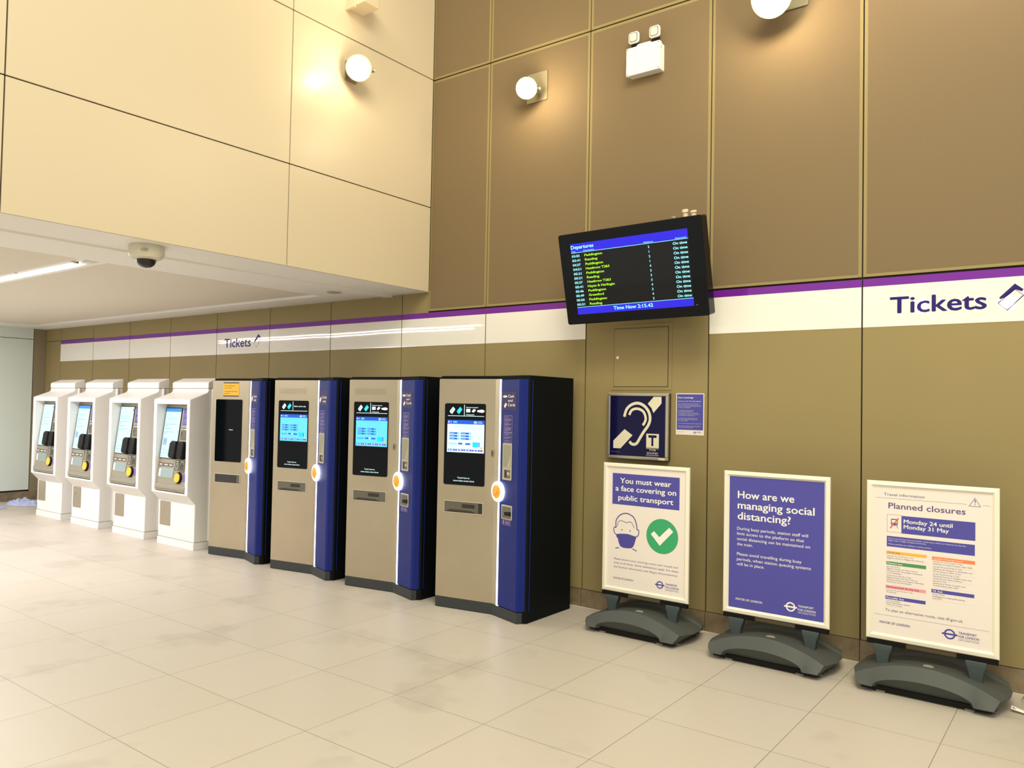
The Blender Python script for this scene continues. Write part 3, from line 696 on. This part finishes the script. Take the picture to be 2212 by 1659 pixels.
# ------------------------------------------------------------------ white ticket machines
def white_machine(k, label, header):
    dx = (-.0, -.972, -2.005, -2.975)[k]
    xl, xr = -6.852+dx, -6.163+dx
    t = thing('white_ticket_machine', label, 'ticket machine', ((xl+xr)/2, -.6, 0), 'white ticket machines at the far end')
    prof = [(-.722, .078), (-.722, .463), (-.809, .555), (-.809, 1.526), (-.622, 1.600), (-.606, 1.618), (-.606, 1.642), (-.482, 1.642), (-.482, .078)]
    q = MB(); n = len(prof)
    vs = [(xl, y, z) for y, z in prof]+[(xr, y, z) for y, z in prof]
    fs = [tuple(range(n)), tuple(range(n, 2*n))[::-1]]
    for i in range(n):
        j = (i+1) % n
        if i == 2: continue
        fs.append((i, n+i, n+j, j))
    ox0, ox1, oz0, oz1 = xl+.058, xr-.052, .570, 1.476
    b0 = len(vs); yi = -.655
    vs += [(ox0, -.809, oz0), (ox1, -.809, oz0), (ox1, -.809, oz1), (ox0, -.809, oz1), (ox0, yi, oz0), (ox1, yi, oz0), (ox1, yi, oz1), (ox0, yi, oz1)]
    A, B, Cc, Dd = 2, n+2, n+3, 3
    fs += [(A, B, b0+1, b0), (B, Cc, b0+2, b0+1), (Cc, Dd, b0+3, b0+2), (Dd, A, b0, b0+3)]
    for i in range(4): fs.append((b0+i, b0+(i+1) % 4, b0+4+(i+1) % 4, b0+4+i))
    fs.append((b0+4, b0+5, b0+6, b0+7))
    q.add(vs, fs, WHT); q.build('cabinet', t, bevel=.009, seg=3)
    q = MB(); pf = [(-.608, 1.649), (-.608, 1.704), (-.596, 1.716), (-.488, 1.757), (-.482, 1.757), (-.482, 1.649)]
    fx = lambda a, b, c: Vector((c, a, b))
    q.prism(pf, xl+.002, xr-.001, WHT, fx); q.build('top_hood', t, bevel=.007, seg=3)
    MB().box(xl+.012, xr-.012, -.60, -.49, 1.641, 1.650, WHT2).build('hood_seam', t)
    MB().tube([(xr+.011, -.556, .076), (xr+.011, -.556, 1.644)], .016, WHT, 14).build('corner_post', t, smooth=True)
    q = MB(); q.prism([(-.728, 0), (-.728, .066), (-.722, .072), (-.482, .072), (-.482, 0)], xl-.004, xr+.004, WHT, fx); q.build('plinth', t, bevel=.002)
    MB().box(xl+.006, xr-.006, -.718, -.49, .071, .079, WHT2).build('plinth_seam', t)
    fr = at_y(-.722)
    d = MB().prism(rrect(xl+.032, xl+.240, .200, .452, .012), 0, .0025, DOORG, fr).build('service_door', t, bevel=.001)
    q = MB(); q.prism(rrect(xl+.095, xl+.110, .355, .385, .004), .0025, .006, SATIN, fr); q.build('door_lock', d); 
    MB().rect(xl+.045, xl+.048, .27, .42, .0029, WHT2, fr).build('door_seam', d)
    # fascia, sloping
    V = Vector((0, .1, .83)).normalized()
    z0 = .60
    x0 = xl+.062
    yb = -.70-.1*(1.43-z0)/.83
    O = Vector((x0, yb, z0)); Vv = V; Nn = Vector((1, 0, 0)).cross(Vv)
    S_ = V.z
    f = lambda a, z, c: O+Vector((1, 0, 0))*a+Vv*((z-z0)/S_)+Nn*c
    fw = (xr-.056)-x0
    pn = MB().prism([(0, z0-.02), (fw, z0-.02), (fw, 1.472), (0, 1.472)], -.02, 0, PANEL, f).build('fascia', t)
    q = MB(); q.prism([(.0, .600), (fw, .600), (fw, .640), (0, .640)], 0, .014, PANEL, f); q.build('lip', t, bevel=.003)
    gl = MB().prism(rrect(-.0+.004, .318, .905, 1.440, .006), .001, .005, GLASS, f).build('touchscreen', t)
    q = MB(); w = .0054
    body = E_CY3
    q.rect(.014, .308, .913, 1.432, w, mat('screen_ice', (206, 248, 252), .3, emit=1.0), f)
    if header:
        q.rect(.014, .308, 1.395, 1.432, w+.0003, E_BL2, f); text(q, 'Welcome to the station', .03, 1.408, .13, .010, w+.0006, E_CY, f, 0)
    else: q.rect(.286, .303, 1.385, 1.415, w+.0003, E_BL, f)
    pale = mat('screen_grey_blue', (140, 200, 226), .3, emit=.9)
    text(q, 'Please select from the', .05, 1.318, .20, .012, w+.0003, pale, f, .01)
    if not header: text(q, 'options shown below', .05, 1.30, .17, .010, w+.0003, pale, f, 0)
    for z, wd in ((1.262, .20), (1.246, .04), (1.215, .13), (1.180, .18), (1.165, .05)): q.rect(.035, .035+wd, z, z+.006, w+.0003, pale, f)
    if header:
        q.rect(.035, .105, 1.045, 1.118, w+.0003, pale, f); q.flat([(.05, 1.11), (.095, 1.085), (.085, 1.070), (.06, 1.09)], w+.0006, E_PK, f); q.flat([(.190, 1.06), (.225, 1.05), (.240, 1.09), (.215, 1.115)], w+.0003, pale, f)
    for z, wd in ((.99, .12), (.96, .16), (.935, .06)): q.rect(.035, .035+wd, z, z+.005, w+.0003, pale, f)
    q.flat([(.225, .925), (.25, .92), (.262, .96), (.236, .972)], w+.0003, E_BL2, f)
    q.build('display_picture', gl)
    lb = MB().rect(.350, .450, 1.262, 1.436, .002, SIGNP if not header else PRB, f).build('instruction_label', t)
    q = MB()
    for i in range(14):
        if i not in (3, 8): q.rect(.358, .40+.005*((i*7) % 8), 1.425-.0115*i, 1.431-.0115*i, .0024, LILAC, f)
    q.build('print', lb)
    MB().rect(.345, .50, 1.110, 1.235, .002, PANELD, f).rect(.356, .372, 1.15, 1.19, .0025, GREYD, f).rect(.395, .455, 1.13, 1.185, .0025, SLOT, f).rect(.355, .385, 1.213, 1.223, .0025, PRW, f).rect(.40, .45, 1.213, 1.223, .0025, PRW, f).build('card_panel', t)
    # two-lobed privacy shield over the key pad
    for s, (a0, a1) in enumerate(((.275, .400), (.390, .515))):
        q = MB(); n_ = 9; vs = []; fs = []
        for side in range(2):
            pass
        q.prism([(a0+.012, .918), (a1-.012, .910), (a1, .945), (a1, 1.060), (a1-.02, 1.092), (a0+.03, 1.092), (a0+.004, 1.065), (a0, .945)], .0, .075-.015*s, RUB, f)
        q.build('keypad_shield', t, bevel=.014, seg=3)
    MB().rect(.003, .290, .825, .862, .0012, PANELD, f).rect(.02, .075, .838, .848, .0016, PRW, f).rect(.12, .18, .838, .848, .0016, PRW, f).rect(.215, .27, .838, .848, .0016, PRW, f).build('slot_label', t)
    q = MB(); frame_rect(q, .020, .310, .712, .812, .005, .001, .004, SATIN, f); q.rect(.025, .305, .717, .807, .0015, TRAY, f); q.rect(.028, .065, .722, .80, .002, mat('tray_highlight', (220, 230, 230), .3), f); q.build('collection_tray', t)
    q = MB(); q.prism(rrect(.325, .405, .795, .900, .006), 0, .004, PANELD, f); q.rect(.350, .382, .807, .875, .0045, GREYW, f); q.rect(.359, .372, .815, .865, .005, RUB, f); q.rect(.338, .390, .885, .892, .0045, PRW, f); q.build('coin_slot', t)
    q = MB(); q.prism(rrect(.412, .505, .780, .900, .006), 0, .004, PANELD, f); q.disc(.458, .835, .028, .028, .005, GREYD, f); q.disc(.465, .83, .011, .011, .0055, SLOT, f); q.rect(.425, .485, .885, .892, .0045, PRW, f); q.build('note_slot', t)
    rf = lambda a, b, c: f(.425+a, .722+b, c)
    rd = MB().lathe([(.058, 0), (.058, .014), (.052, .020)], RUB, rf, 36).build('card_reader', t, smooth=True)
    MB().lathe([(.048, .018), (.048, .025), (.004, .026)], YEL, rf, 36).build('reader_face', rd, smooth=True)
    q = MB(); q.stroke([(-.014, -.010), (-.006, -.018), (.006, -.017), (.014, -.006), (.012, .008)], .005, .0265, mat('reader_mark_pale', (255, 200, 150), .5), rf); q.build('reader_symbol', rd)
    MB().rect(.500, .540, .690, .770, .0015, mat('violet_label', (110, 86, 170), .5), f).build('side_label', t)
white_machine(0, 'nearest white ticket machine, right beside the blue machine with the yellow notice', True)
white_machine(1, 'white ticket machine, second from the blue ones, plain white screen', False)
white_machine(2, 'white ticket machine, third from the blue ones, blue screen header', True)
white_machine(3, 'farthest white ticket machine, by the pale end wall and blue cloth', False)

# ------------------------------------------------------------------ poster stands
def stand(x0, label, fill, ybase=-.30):
    """x0 = left edge of the board; board 0.650 x 0.895."""
    yb = -.33; z0 = .247; z1 = 1.140; x1 = x0+.650
    t = thing('poster_stand', label, 'poster stand', ((x0+x1)/2, ybase, 0), 'poster stands along the brown wall')
    fr = at_y(yb)
    # snap frame with sloping profile
    q = MB()
    def ringq(a, wa, b, wb, mt):
        o = [(x0+a, z0+a), (x1-a, z0+a), (x1-a, z1-a), (x0+a, z1-a)]; i = [(x0+b, z0+b), (x1-b, z0+b), (x1-b, z1-b), (x0+b, z1-b)]
        vs = [fr(p[0], p[1], wa) for p in o]+[fr(p[0], p[1], wb) for p in i]
        q.add(vs, [(k, (k+1) % 4, 4+(k+1) % 4, 4+k) for k in range(4)], mt)
    ringq(0, -.018, 0, -.003, FRAME); ringq(0, -.003, .004, 0, FRAME); ringq(.004, 0, .022, .003, FRAME); ringq(.022, .003, .031, -.006, FRAME); ringq(.031, -.006, .034, -.010, FRAME)
    q.build('snap_frame', t, fixn=False)
    MB().box(x0+.002, x1-.002, yb+.012, yb+.020, z0+.002, z1-.002, mat('board_back', (60, 58, 52), .6)).build('backing_board', t)
    sh = MB().rect(x0+.030, x1-.030, z0+.030, z1-.030, -.0095, PAPER, fr).build('poster', t)
    fp = at_y(yb+.0095)
    fill(sh, fp, x0)
    # clips under the board
    q = MB(); q.box(x0+.006, x0+.205, yb-.006, yb+.022, z0-.028, z0-.002, RUB); q.box(x0+.455, x1-.004, yb-.006, yb+.022, z0-.028, z0-.002, RUB); q.box(x0+.2, x0+.46, yb+.006, yb+.020, z0-.026, z0-.004, mat('brown_bar', (74, 64, 40), .5)); q.build('spring_bar', t)
    for cx in (x0+.090, x0+.545):
        q = MB(); secs = [(.222, .052, .020), (.200, .048, .024), (.165, .036, .026), (.13, .031, .027), (.085, .030, .028)]
        vs = []; fs = []
        for z, hw, hd in secs: vs += [(cx-hw, yb+.008-hd, z), (cx+hw, yb+.008-hd, z), (cx+hw, yb+.008+hd, z), (cx-hw, yb+.008+hd, z)]
        for i in range(len(secs)-1):
            for j in range(4): fs.append((i*4+j, i*4+(j+1) % 4, i*4+4+(j+1) % 4, i*4+4+j))
        fs += [(0, 1, 2, 3), tuple(range(len(vs)-4, len(vs)))]
        q.add(vs, fs, POST); q.build('post', t, bevel=.006)
    # moulded base: grid over u (length) and v (depth)
    bx0 = x0-.040; bx1 = x0+.684; NU = 44
    cols = []; xm = x0+.322
    for i in range(NU+1):
        e0 = 2*i/NU-1; e = abs(e0)
        yf = ybase-.238; yk = ybase+.228
        hz = .082+.092*(1-e**2.0)                      # ridge height
        hm = .070+.082*(1-e**2.0)                      # middle valley
        fl = .030
        rec = max(0, 1-((e0+.02)/.72)**2)              # recessed arch in both long faces
        rz = fl+.066*math.sqrt(rec) if rec > 0 else fl
        k_ = min(1, rec*6); inn = .034*k_
        row = [(yf+.020+inn, fl), (yf+.006+inn*.75, fl*.5+rz*.5+.003), (yf-.001+inn*.22, rz+.004), (yf+.0, rz+.009), (yf+.022, rz*.45+hz*.55), (yf+.044, hz), (yf+.062, hz-.004), (ybase-.125, (hm+hz)/2),
               (ybase-.06, hm), (ybase+.06, hm*.97), (yk-.115, hm*1.0), (yk-.100, hz*.97), (yk-.060, hz*1.02), (yk-.022, rz*.45+hz*.55), (yk, rz+.009), (yk-.006-inn*.5, fl+.004), (yk-.02-inn, fl)]
        col = []
        for yy, zz in row:
            hl = .334+.062*(1-abs(yy-ybase)/.238)-(.012 if zz < fl+.012 else 0)
            col.append((xm+hl*e0, yy, zz))
        cols.append(col)
    vs = [p for c in cols for p in c]; nv = len(cols[0]); fs = []
    for i in range(NU):
        for j in range(nv-1): fs.append((i*nv+j, (i+1)*nv+j, (i+1)*nv+j+1, i*nv+j+1))
        fs.append((i*nv+nv-1, (i+1)*nv+nv-1, (i+1)*nv, i*nv))
    fs += [tuple(range(nv)), tuple(range(NU*nv, NU*nv+nv))[::-1]]
    q = MB(); q.add(vs, fs, OVAL); base = q.build('water_base', t, smooth=True)
    base.data.set_sharp_from_angle(angle=math.radians(20))
    fz = lambda a, b, c: Vector((x0+.325+a, ybase-.085+b, .140+c))
    MB().lathe([(.030, 0), (.030, .014), (.024, .020), (.003, .021)], mat('filler_cap', (140, 140, 120), .5), fz, 24).build('filler_cap', t, smooth=True)
    MB().box(bx0+.05, bx1-.05, ybase-.20, ybase+.18, .012, .036, RUB).build('underside', t)
    for fx_, fy_ in ((bx0+.15, ybase-.18), (bx1-.15, ybase-.18), (bx0+.14, ybase+.17), (bx1-.14, ybase+.17)):
        MB().box(fx_-.022, fx_+.022, fy_-.02, fy_+.02, 0, .012, mat('grey_foot_pad', (110, 110, 100), .6)).build('foot', t)
    for fy_ in (ybase-.14, ybase+.14):
        fw = lambda a, b, c, fy_=fy_: Vector((bx1-.050+c, fy_+a, .024+b))
        MB().lathe([(.018, -.012), (.024, -.009), (.024, .009), (.018, .012)], mat('grey_wheel', (120, 122, 114), .5), fw, 22).build('wheel', t, smooth=True)
    MB().box(bx1-.08, bx1-.035, ybase-.16, ybase+.16, .018, .030, RUB).build('axle', t)
    return t

def tfl(q, cx, cz, r, x, b1, b2, wd, mt, fp, w=.0006, may=None):
    roundel(q, cx, cz, r, w, mt, fp)
    text(q, 'TRANSPORT', x, b1, wd*.88, .0125, w, mt, fp, .012); text(q, 'FOR LONDON', x, b2, wd, .0125, w, mt, fp, .012)
    q.rect(x, x+wd, b2-.0068, b2-.0058, w, mt, fp); text(q, 'EVERY JOURNEY MATTERS', x, b2-.0165, wd, .006, w, mt, fp, 0)
def fill1(sh, fp, x0):
    hb = MB().rect(-1.563, -1.055, .853, 1.069, .0004, PRBt, fp).build('heading_block', sh)
    q = MB()
    text(q, 'You must wear', -1.502, 1.003, .386, .038, .0008, PRW, fp, .02); text(q, 'a face covering on', -1.538, .948, .458, .038, .0008, PRW, fp, .02)
    text(q, 'public transport', -1.515, .885, .415, .038, .0008, PRW, fp, .02)
    q.build('heading', sh)
    q = MB(); bl = PRB
    # head outline
    q.stroke(smooth_path([(-1.530, .690), (-1.532, .730), (-1.515, .765), (-1.480, .790), (-1.440, .795), (-1.405, .782), (-1.393, .772), (-1.380, .752), (-1.370, .72), (-1.366, .690)]), .007, .0008, bl, fp)
    q.stroke(smooth_path([(-1.530, .690), (-1.545, .690), (-1.548, .668), (-1.538, .648), (-1.527, .640), (-1.520, .620)]), .006, .0008, bl, fp)
    q.stroke(smooth_path([(-1.366, .690), (-1.354, .690), (-1.353, .668), (-1.362, .648), (-1.372, .642), (-1.380, .620)]), .006, .0008, bl, fp)
    q.stroke(smooth_path([(-1.520, .700), (-1.514, .728), (-1.495, .742), (-1.470, .737), (-1.445, .732), (-1.418, .741), (-1.400, .722), (-1.388, .700)]), .0035, .0008, bl, fp)
    q.disc(-1.484, .678, .004, .006, .0008, bl, fp, 12); q.disc(-1.420, .678, .004, .006, .0008, bl, fp, 12)
    q.stroke([(-1.533, .546), (-1.505, .553)], .006, .0008, bl, fp); q.stroke([(-1.400, .558), (-1.367, .545)], .006, .0008, bl, fp)
    q.build('face_drawing', sh)
    q = MB(); q.flat([(-1.530, .644), (-1.500, .650), (-1.460, .654), (-1.430, .654), (-1.400, .648), (-1.372, .643), (-1.382, .600), (-1.392, .575), (-1.408, .560), (-1.440, .556), (-1.47, .556), (-1.495, .564), (-1.508, .590), (-1.516, .620)], .001, bl, fp); q.build('mask_drawing', sh)
    q = MB(); q.disc(-1.178, .667, .117, .117, .0004, PRG, fp, 56); q.build('green_disc', sh)
    q = MB(); q.flat([(-1.262, .675), (-1.237, .697), (-1.198, .660), (-1.126, .732), (-1.097, .706), (-1.194, .603)], .0008, PRW, fp); q.build('tick', sh)
    q = MB()
    for s_, b, wd in (('Please ensure your covering covers your mouth and', .468, .483), ('nose at all times. Some exemptions apply. For these', .441, .488), ('and further information visit tfl.gov.uk/coronavirus', .413, .480)):
        text(q, s_, -1.544, b, wd, .0140, .0006, VIO, fp, .004)
    text(q, 'MAYOR OF LONDON', -1.546, .335, .155, .0125, .0006, VIO, fp, .01)
    q.build('lettering', sh)
    q = MB(); tfl(q, -1.190, .342, .0255, -1.149, .3475, .328, .097, PRB, fp); q.build('logo', sh)
def fill2(sh, fp, x0):
    MB().rect(x0+.034, x0+.616, .281, 1.106, .0003, PRBt, fp).build('blue_ground', sh)
    q = MB()
    for s_, b, wd in (('How are we', .971, .350), ('managing social', .905, .470), ('distancing?', .838, .330)): text(q, s_, -.656, b, wd, .048, .0008, PRW, fp, .018)
    q.build('heading', sh); q = MB()
    for s_, b, wd in (('During busy periods, station staff will', .771, .437), ('limit access to the platform so that', .739, .414), ('social distancing can be maintained on', .706, .449), ('the train.', .673, .101),
                      ('Please avoid travelling during busy', .611, .400), ('periods, when station queuing systems', .579, .455), ('will be in place.', .548, .175)):
        text(q, s_, -.659, b, wd, .0195, .0008, PRW, fp, .008)
    text(q, 'MAYOR OF LONDON', -.663, .331, .167, .0135, .0008, PRW, fp, .014)
    q.build('lettering', sh); q = MB(); tfl(q, -.322, .342, .0285, -.278, .3485, .328, .104, PRW, fp, .0008); q.build('logo', sh)
def fill3(sh, fp, x0):
    q = MB(); w = .0007
    text(q, 'Travel information', .196, 1.058, .207, .0165, w, VIO, fp, .006); q.rect(.152, .606, 1.0435, 1.0450, .0004, GREYI, fp); q.rect(.678, .716, 1.0435, 1.0450, .0004, GREYI, fp)
    text(q, 'Planned closures', .220, .988, .380, .034, w, VIO, fp, .012)
    text(q, 'To plan an alternative route, visit tfl.gov.uk', .206, .410, .383, .0155, w, VIO, fp, .002)
    q.rect(.145, .712, .3845, .3858, .0004, GREYI, fp); text(q, 'MAYOR OF LONDON', .177, .338, .154, .0130, w, PRB, fp, .014)
    q.build('lettering', sh)
    q = MB(); q.stroke([(.644, 1.080), (.617, 1.036), (.670, 1.036)], .0045, w, VIO, fp, True); q.flat([(.6415, 1.070), (.6475, 1.070), (.6455, 1.052), (.6435, 1.052)], w, VIO, fp); q.disc(.6445, 1.046, .0024, .0024, w, VIO, fp, 12); q.build('warning_triangle', sh)
    MB().rect(.287, .646, .853, .951, .0004, PRBt, fp).build('date_block', sh); MB().rect(.212, .644, .773, .832, .0004, PRBt, fp).build('notice_block', sh)
    q = MB(); text(q, 'Monday 24 until', .299, .911, .240, .0225, w, PRW, fp, .02); text(q, 'Monday 31 May', .299, .881, .222, .0225, w, PRW, fp, .02); q.build('date_lettering', sh)
    q = MB(); text(q, 'Due to coronavirus and work further notice there will be no Waterloo & City line,', .220, .8165, .383, .0062, w, PRW, fp, .008)
    text(q, 'Night Tube or Night Overground services.', .220, .8050, .192, .0062, w, PRW, fp, .008); text(q, 'Where possible use walking or cycling options.', .220, .7850, .218, .0062, w, PRW, fp, .008); q.build('notice_lettering', sh)
    q = MB(); frame_rect(q, .213, .288, .855, .954, .0012, .0003, .0006, GREYI, fp)
    q.flat(rrect(.233, .268, .893, .930, .006), .0004, VIO, fp); q.rect(.237, .264, .908, .924, .0006, PAPER, fp); q.disc(.240, .900, .0025, .0025, .0006, PAPER, fp, 10); q.disc(.261, .900, .0025, .0025, .0006, PAPER, fp, 10)
    q.stroke([(.262, .892), (.270, .878)], .0025, .0006, VIO, fp)
    RED = mat('red_print', (220, 84, 60), .6); q.stroke([(.229, .876), (.272, .936)], .006, .0009, RED, fp); q.build('train_symbol', sh)
    YL = mat('amber_print', (240, 176, 70), .6); GR = mat('line_green_print', (70, 140, 84), .6); OG = mat('orange_print', (240, 130, 74), .6); PK = mat('pink_print', (240, 146, 152), .6)
    bars = [(.210, .414, .731, .748, YL, 'Circle line', .065, GREYI), (.210, .412, .670, .689, GR, 'District line', .078, PRW), (.440, .645, .726, .745, OG, 'London Overground', .14, PAPER),
            (.207, .411, .538, .556, PK, 'Hammersmith & City line', .165, VIO), (.206, .410, .477, .496, PRBt, 'Piccadilly line', .09, PRW), (.438, .642, .549, .568, PRBt, 'TfL Rail', .048, PRW)]
    q = MB(); q2 = MB()
    for a0, a1, b0, b1, mt, s_, wd, c in bars: MB().rect(a0, a1, b0, b1, .0004, mt, fp).build('line_bar', sh); text(q2, s_, a0+.005, b0+.0045, wd, .0100, w, c, fp, .014)
    S5 = [(.214, .7185, 'Saturday 29 until Monday 31 May', .135, 0), (.214, .7065, 'Edgware Road to Aldgate (via Victoria)', .185, 1), (.213, .657, 'Saturday 29 May', .067, 0), (.213, .646, 'Edgware Road and West Ham to', .158, 1), (.213, .634, 'Hammersmith, Kensington (Olympia)', .180, 1), (.213, .622, 'and Wimbledon', .076, 1),
          (.213, .608, 'Sunday 30 and Monday 31 May', .125, 0), (.213, .597, 'Edgware Road and West Ham to', .156, 1), (.213, .585, 'Ealing Broadway, Kensington (Olympia),', .190, 1), (.213, .573, 'Richmond and Wimbledon', .126, 1), (.212, .526, 'Saturday 29 until Monday 31 May', .135, 0), (.212, .515, 'No service', .050, 1),
          (.211, .466, 'Until spring 2022', .070, 0), (.211, .455, 'South Kensington station', .122, 1), (.211, .444, 'Trains will not stop', .080, 0),
          (.446, .715, 'Monday 24 until Thursday 27 May', .140, 0), (.446, .703, 'Sydenham to West Croydon, after 2230', .185, 1), (.446, .687, 'Saturday 29 until Monday 31 May', .138, 0), (.446, .675, 'Highbury & Islington to Shadwell, and', .186, 1), (.446, .663, 'Surrey Quays to New Cross', .133, 1), (.446, .648, 'Sunday 30 and Monday 31 May', .126, 0), (.446, .636, 'Hackney Downs to Enfield Town and', .181, 1), (.446, .624, 'Cheshunt (via Seven Sisters)', .138, 1),
          (.446, .610, 'Monday 31 May', .064, 0), (.446, .598, 'Shadwell to West Croydon and', .154, 1), (.446, .586, 'Crystal Palace, after 2245', .121, 1), (.444, .538, 'Sunday 30 May', .060, 0), (.444, .526, 'Paddington to Ealing Broadway', .155, 1), (.444, .515, 'Until 0915', .045, 0)]
    for a, b, s_, wd, bo in S5: text(q2, s_, a, b, wd, .0072, w, VIO if bo else GREYI, fp, .006 if bo else 0)
    for a0, a1, b in ((.213, .414, .700), (.213, .412, .616), (.213, .41, .567), (.212, .41, .508), (.211, .41, .438), (.446, .645, .695), (.446, .645, .657), (.446, .645, .617), (.446, .645, .579), (.444, .642, .508)): q2.rect(a0, a1, b, b+.0006, .0004, mat('faint_rule', (196, 186, 180), .6), fp)
    q2.build('line_lettering', sh)
    q = MB(); tfl(q, .527, .338, .0275, .569, .3475, .329, .096, PRB, fp); q.build('logo', sh)
stand(-1.633, 'poster stand showing a masked face drawing and green tick, nearest the blue machines', fill1)
stand(-.745, 'poster stand with solid blue poster How are we managing social distancing', fill2)
stand(.107, 'poster stand with white Planned closures poster, rightmost of the three', fill3, -.285)

# ------------------------------------------------------------------ cloths, wire and tag on the floor
def cloth(name, pts, label, seed, h):
    random.seed(seed); q = MB(); n = 26; cx = sum(p[0] for p in pts)/len(pts); cy = sum(p[1] for p in pts)/len(pts)
    from mathutils import noise
    vs = []; fs = []
    x0 = min(p[0] for p in pts); x1 = max(p[0] for p in pts); y0 = min(p[1] for p in pts); y1 = max(p[1] for p in pts)
    R = 14
    for r in range(R+1):
        for k in range(n*2):
            a = 2*PI*k/(n*2); rr = r/R*(1+.22*noise.noise((math.cos(a)*2+seed, math.sin(a)*2, 0)))
            X = cx+(x1-x0)/2*rr*math.cos(a); Y = cy+(y1-y0)/2*rr*math.sin(a)
            z = h*(1-(r/R)**2)**.6*(.55+.9*abs(noise.noise((X*13, Y*13, seed))))+.012*abs(noise.noise((X*31, Y*31, 3)))
            vs.append((X, Y, max(.003, z) if r < R else .002))
    m_ = n*2
    for r in range(R):
        for k in range(m_): fs.append((r*m_+k, r*m_+(k+1) % m_, (r+1)*m_+(k+1) % m_, (r+1)*m_+k))
    q.add(vs, fs, CLOTH); o = q.build(name, origin=(cx, cy, 0), smooth=False, fixn=True)
    tag(o, label, 'cloth', 'blue cleaning cloths on the floor'); return o
cloth('crumpled_cloth', [(-11.36, -.60), (-10.75, -.20)], 'larger crumpled pale blue cloth heaped on the floor by the farthest white machine', 3, .085)
cloth('crumpled_cloth', [(-11.10, -1.08), (-10.62, -.72)], 'smaller flat pale blue cloth on the floor at the left picture edge', 8, .035)
t = thing('loose_wire', 'yellow green and violet wire with white tag beside the rightmost stand base', 'wire', (.84, -.27, 0))
YG = mat('yellow_green_wire', (176, 196, 60), .5); VW = mat('violet_wire', (96, 74, 120), .5)
MB().tube([(.842, -.14, .010), (.855, -.155, .040), (.868, -.18, .056), (.880, -.21, .056), (.884, -.24, .042), (.880, -.27, .026), (.872, -.30, .014)], .003, YG).build('earth_wire', t, smooth=True)
MB().tube([(.850, -.10, .008), (.880, -.13, .040), (.905, -.19, .050), (.915, -.25, .034), (.905, -.31, .010)], .0035, VW).build('violet_wire', t, smooth=True)
dxt = .045
q = MB(); q.add([(.765+dxt, -.320, .026), (.862+dxt, -.335, .006), (.862+dxt, -.365, .006), (.765+dxt, -.350, .018)], [(0, 1, 2, 3)], PRW); q.add([(.765+dxt, -.320, .0250), (.862+dxt, -.335, .005), (.862+dxt, -.365, .005), (.765+dxt, -.350, .0170)], [(3, 2, 1, 0)], PRW)
q.build('tag', t, fixn=False)
q = MB()
for x0_, x1_ in ((.06, .11), (.13, .18), (.20, .23), (.27, .42), (.46, .49), (.52, .66), (.72, .86)):
    def tp(u, v): return ((.765+.097*u)+dxt, -.320-.015*u-.03*v, (.026-.020*u)*(1-v)+(.018-.012*u)*v+.0007)
    q.add([tp(x0_, .3), tp(x1_, .3), tp(x1_, .7), tp(x0_, .7)], [(0, 1, 2, 3)], INK)
q.build('tag_print', t, fixn=False)
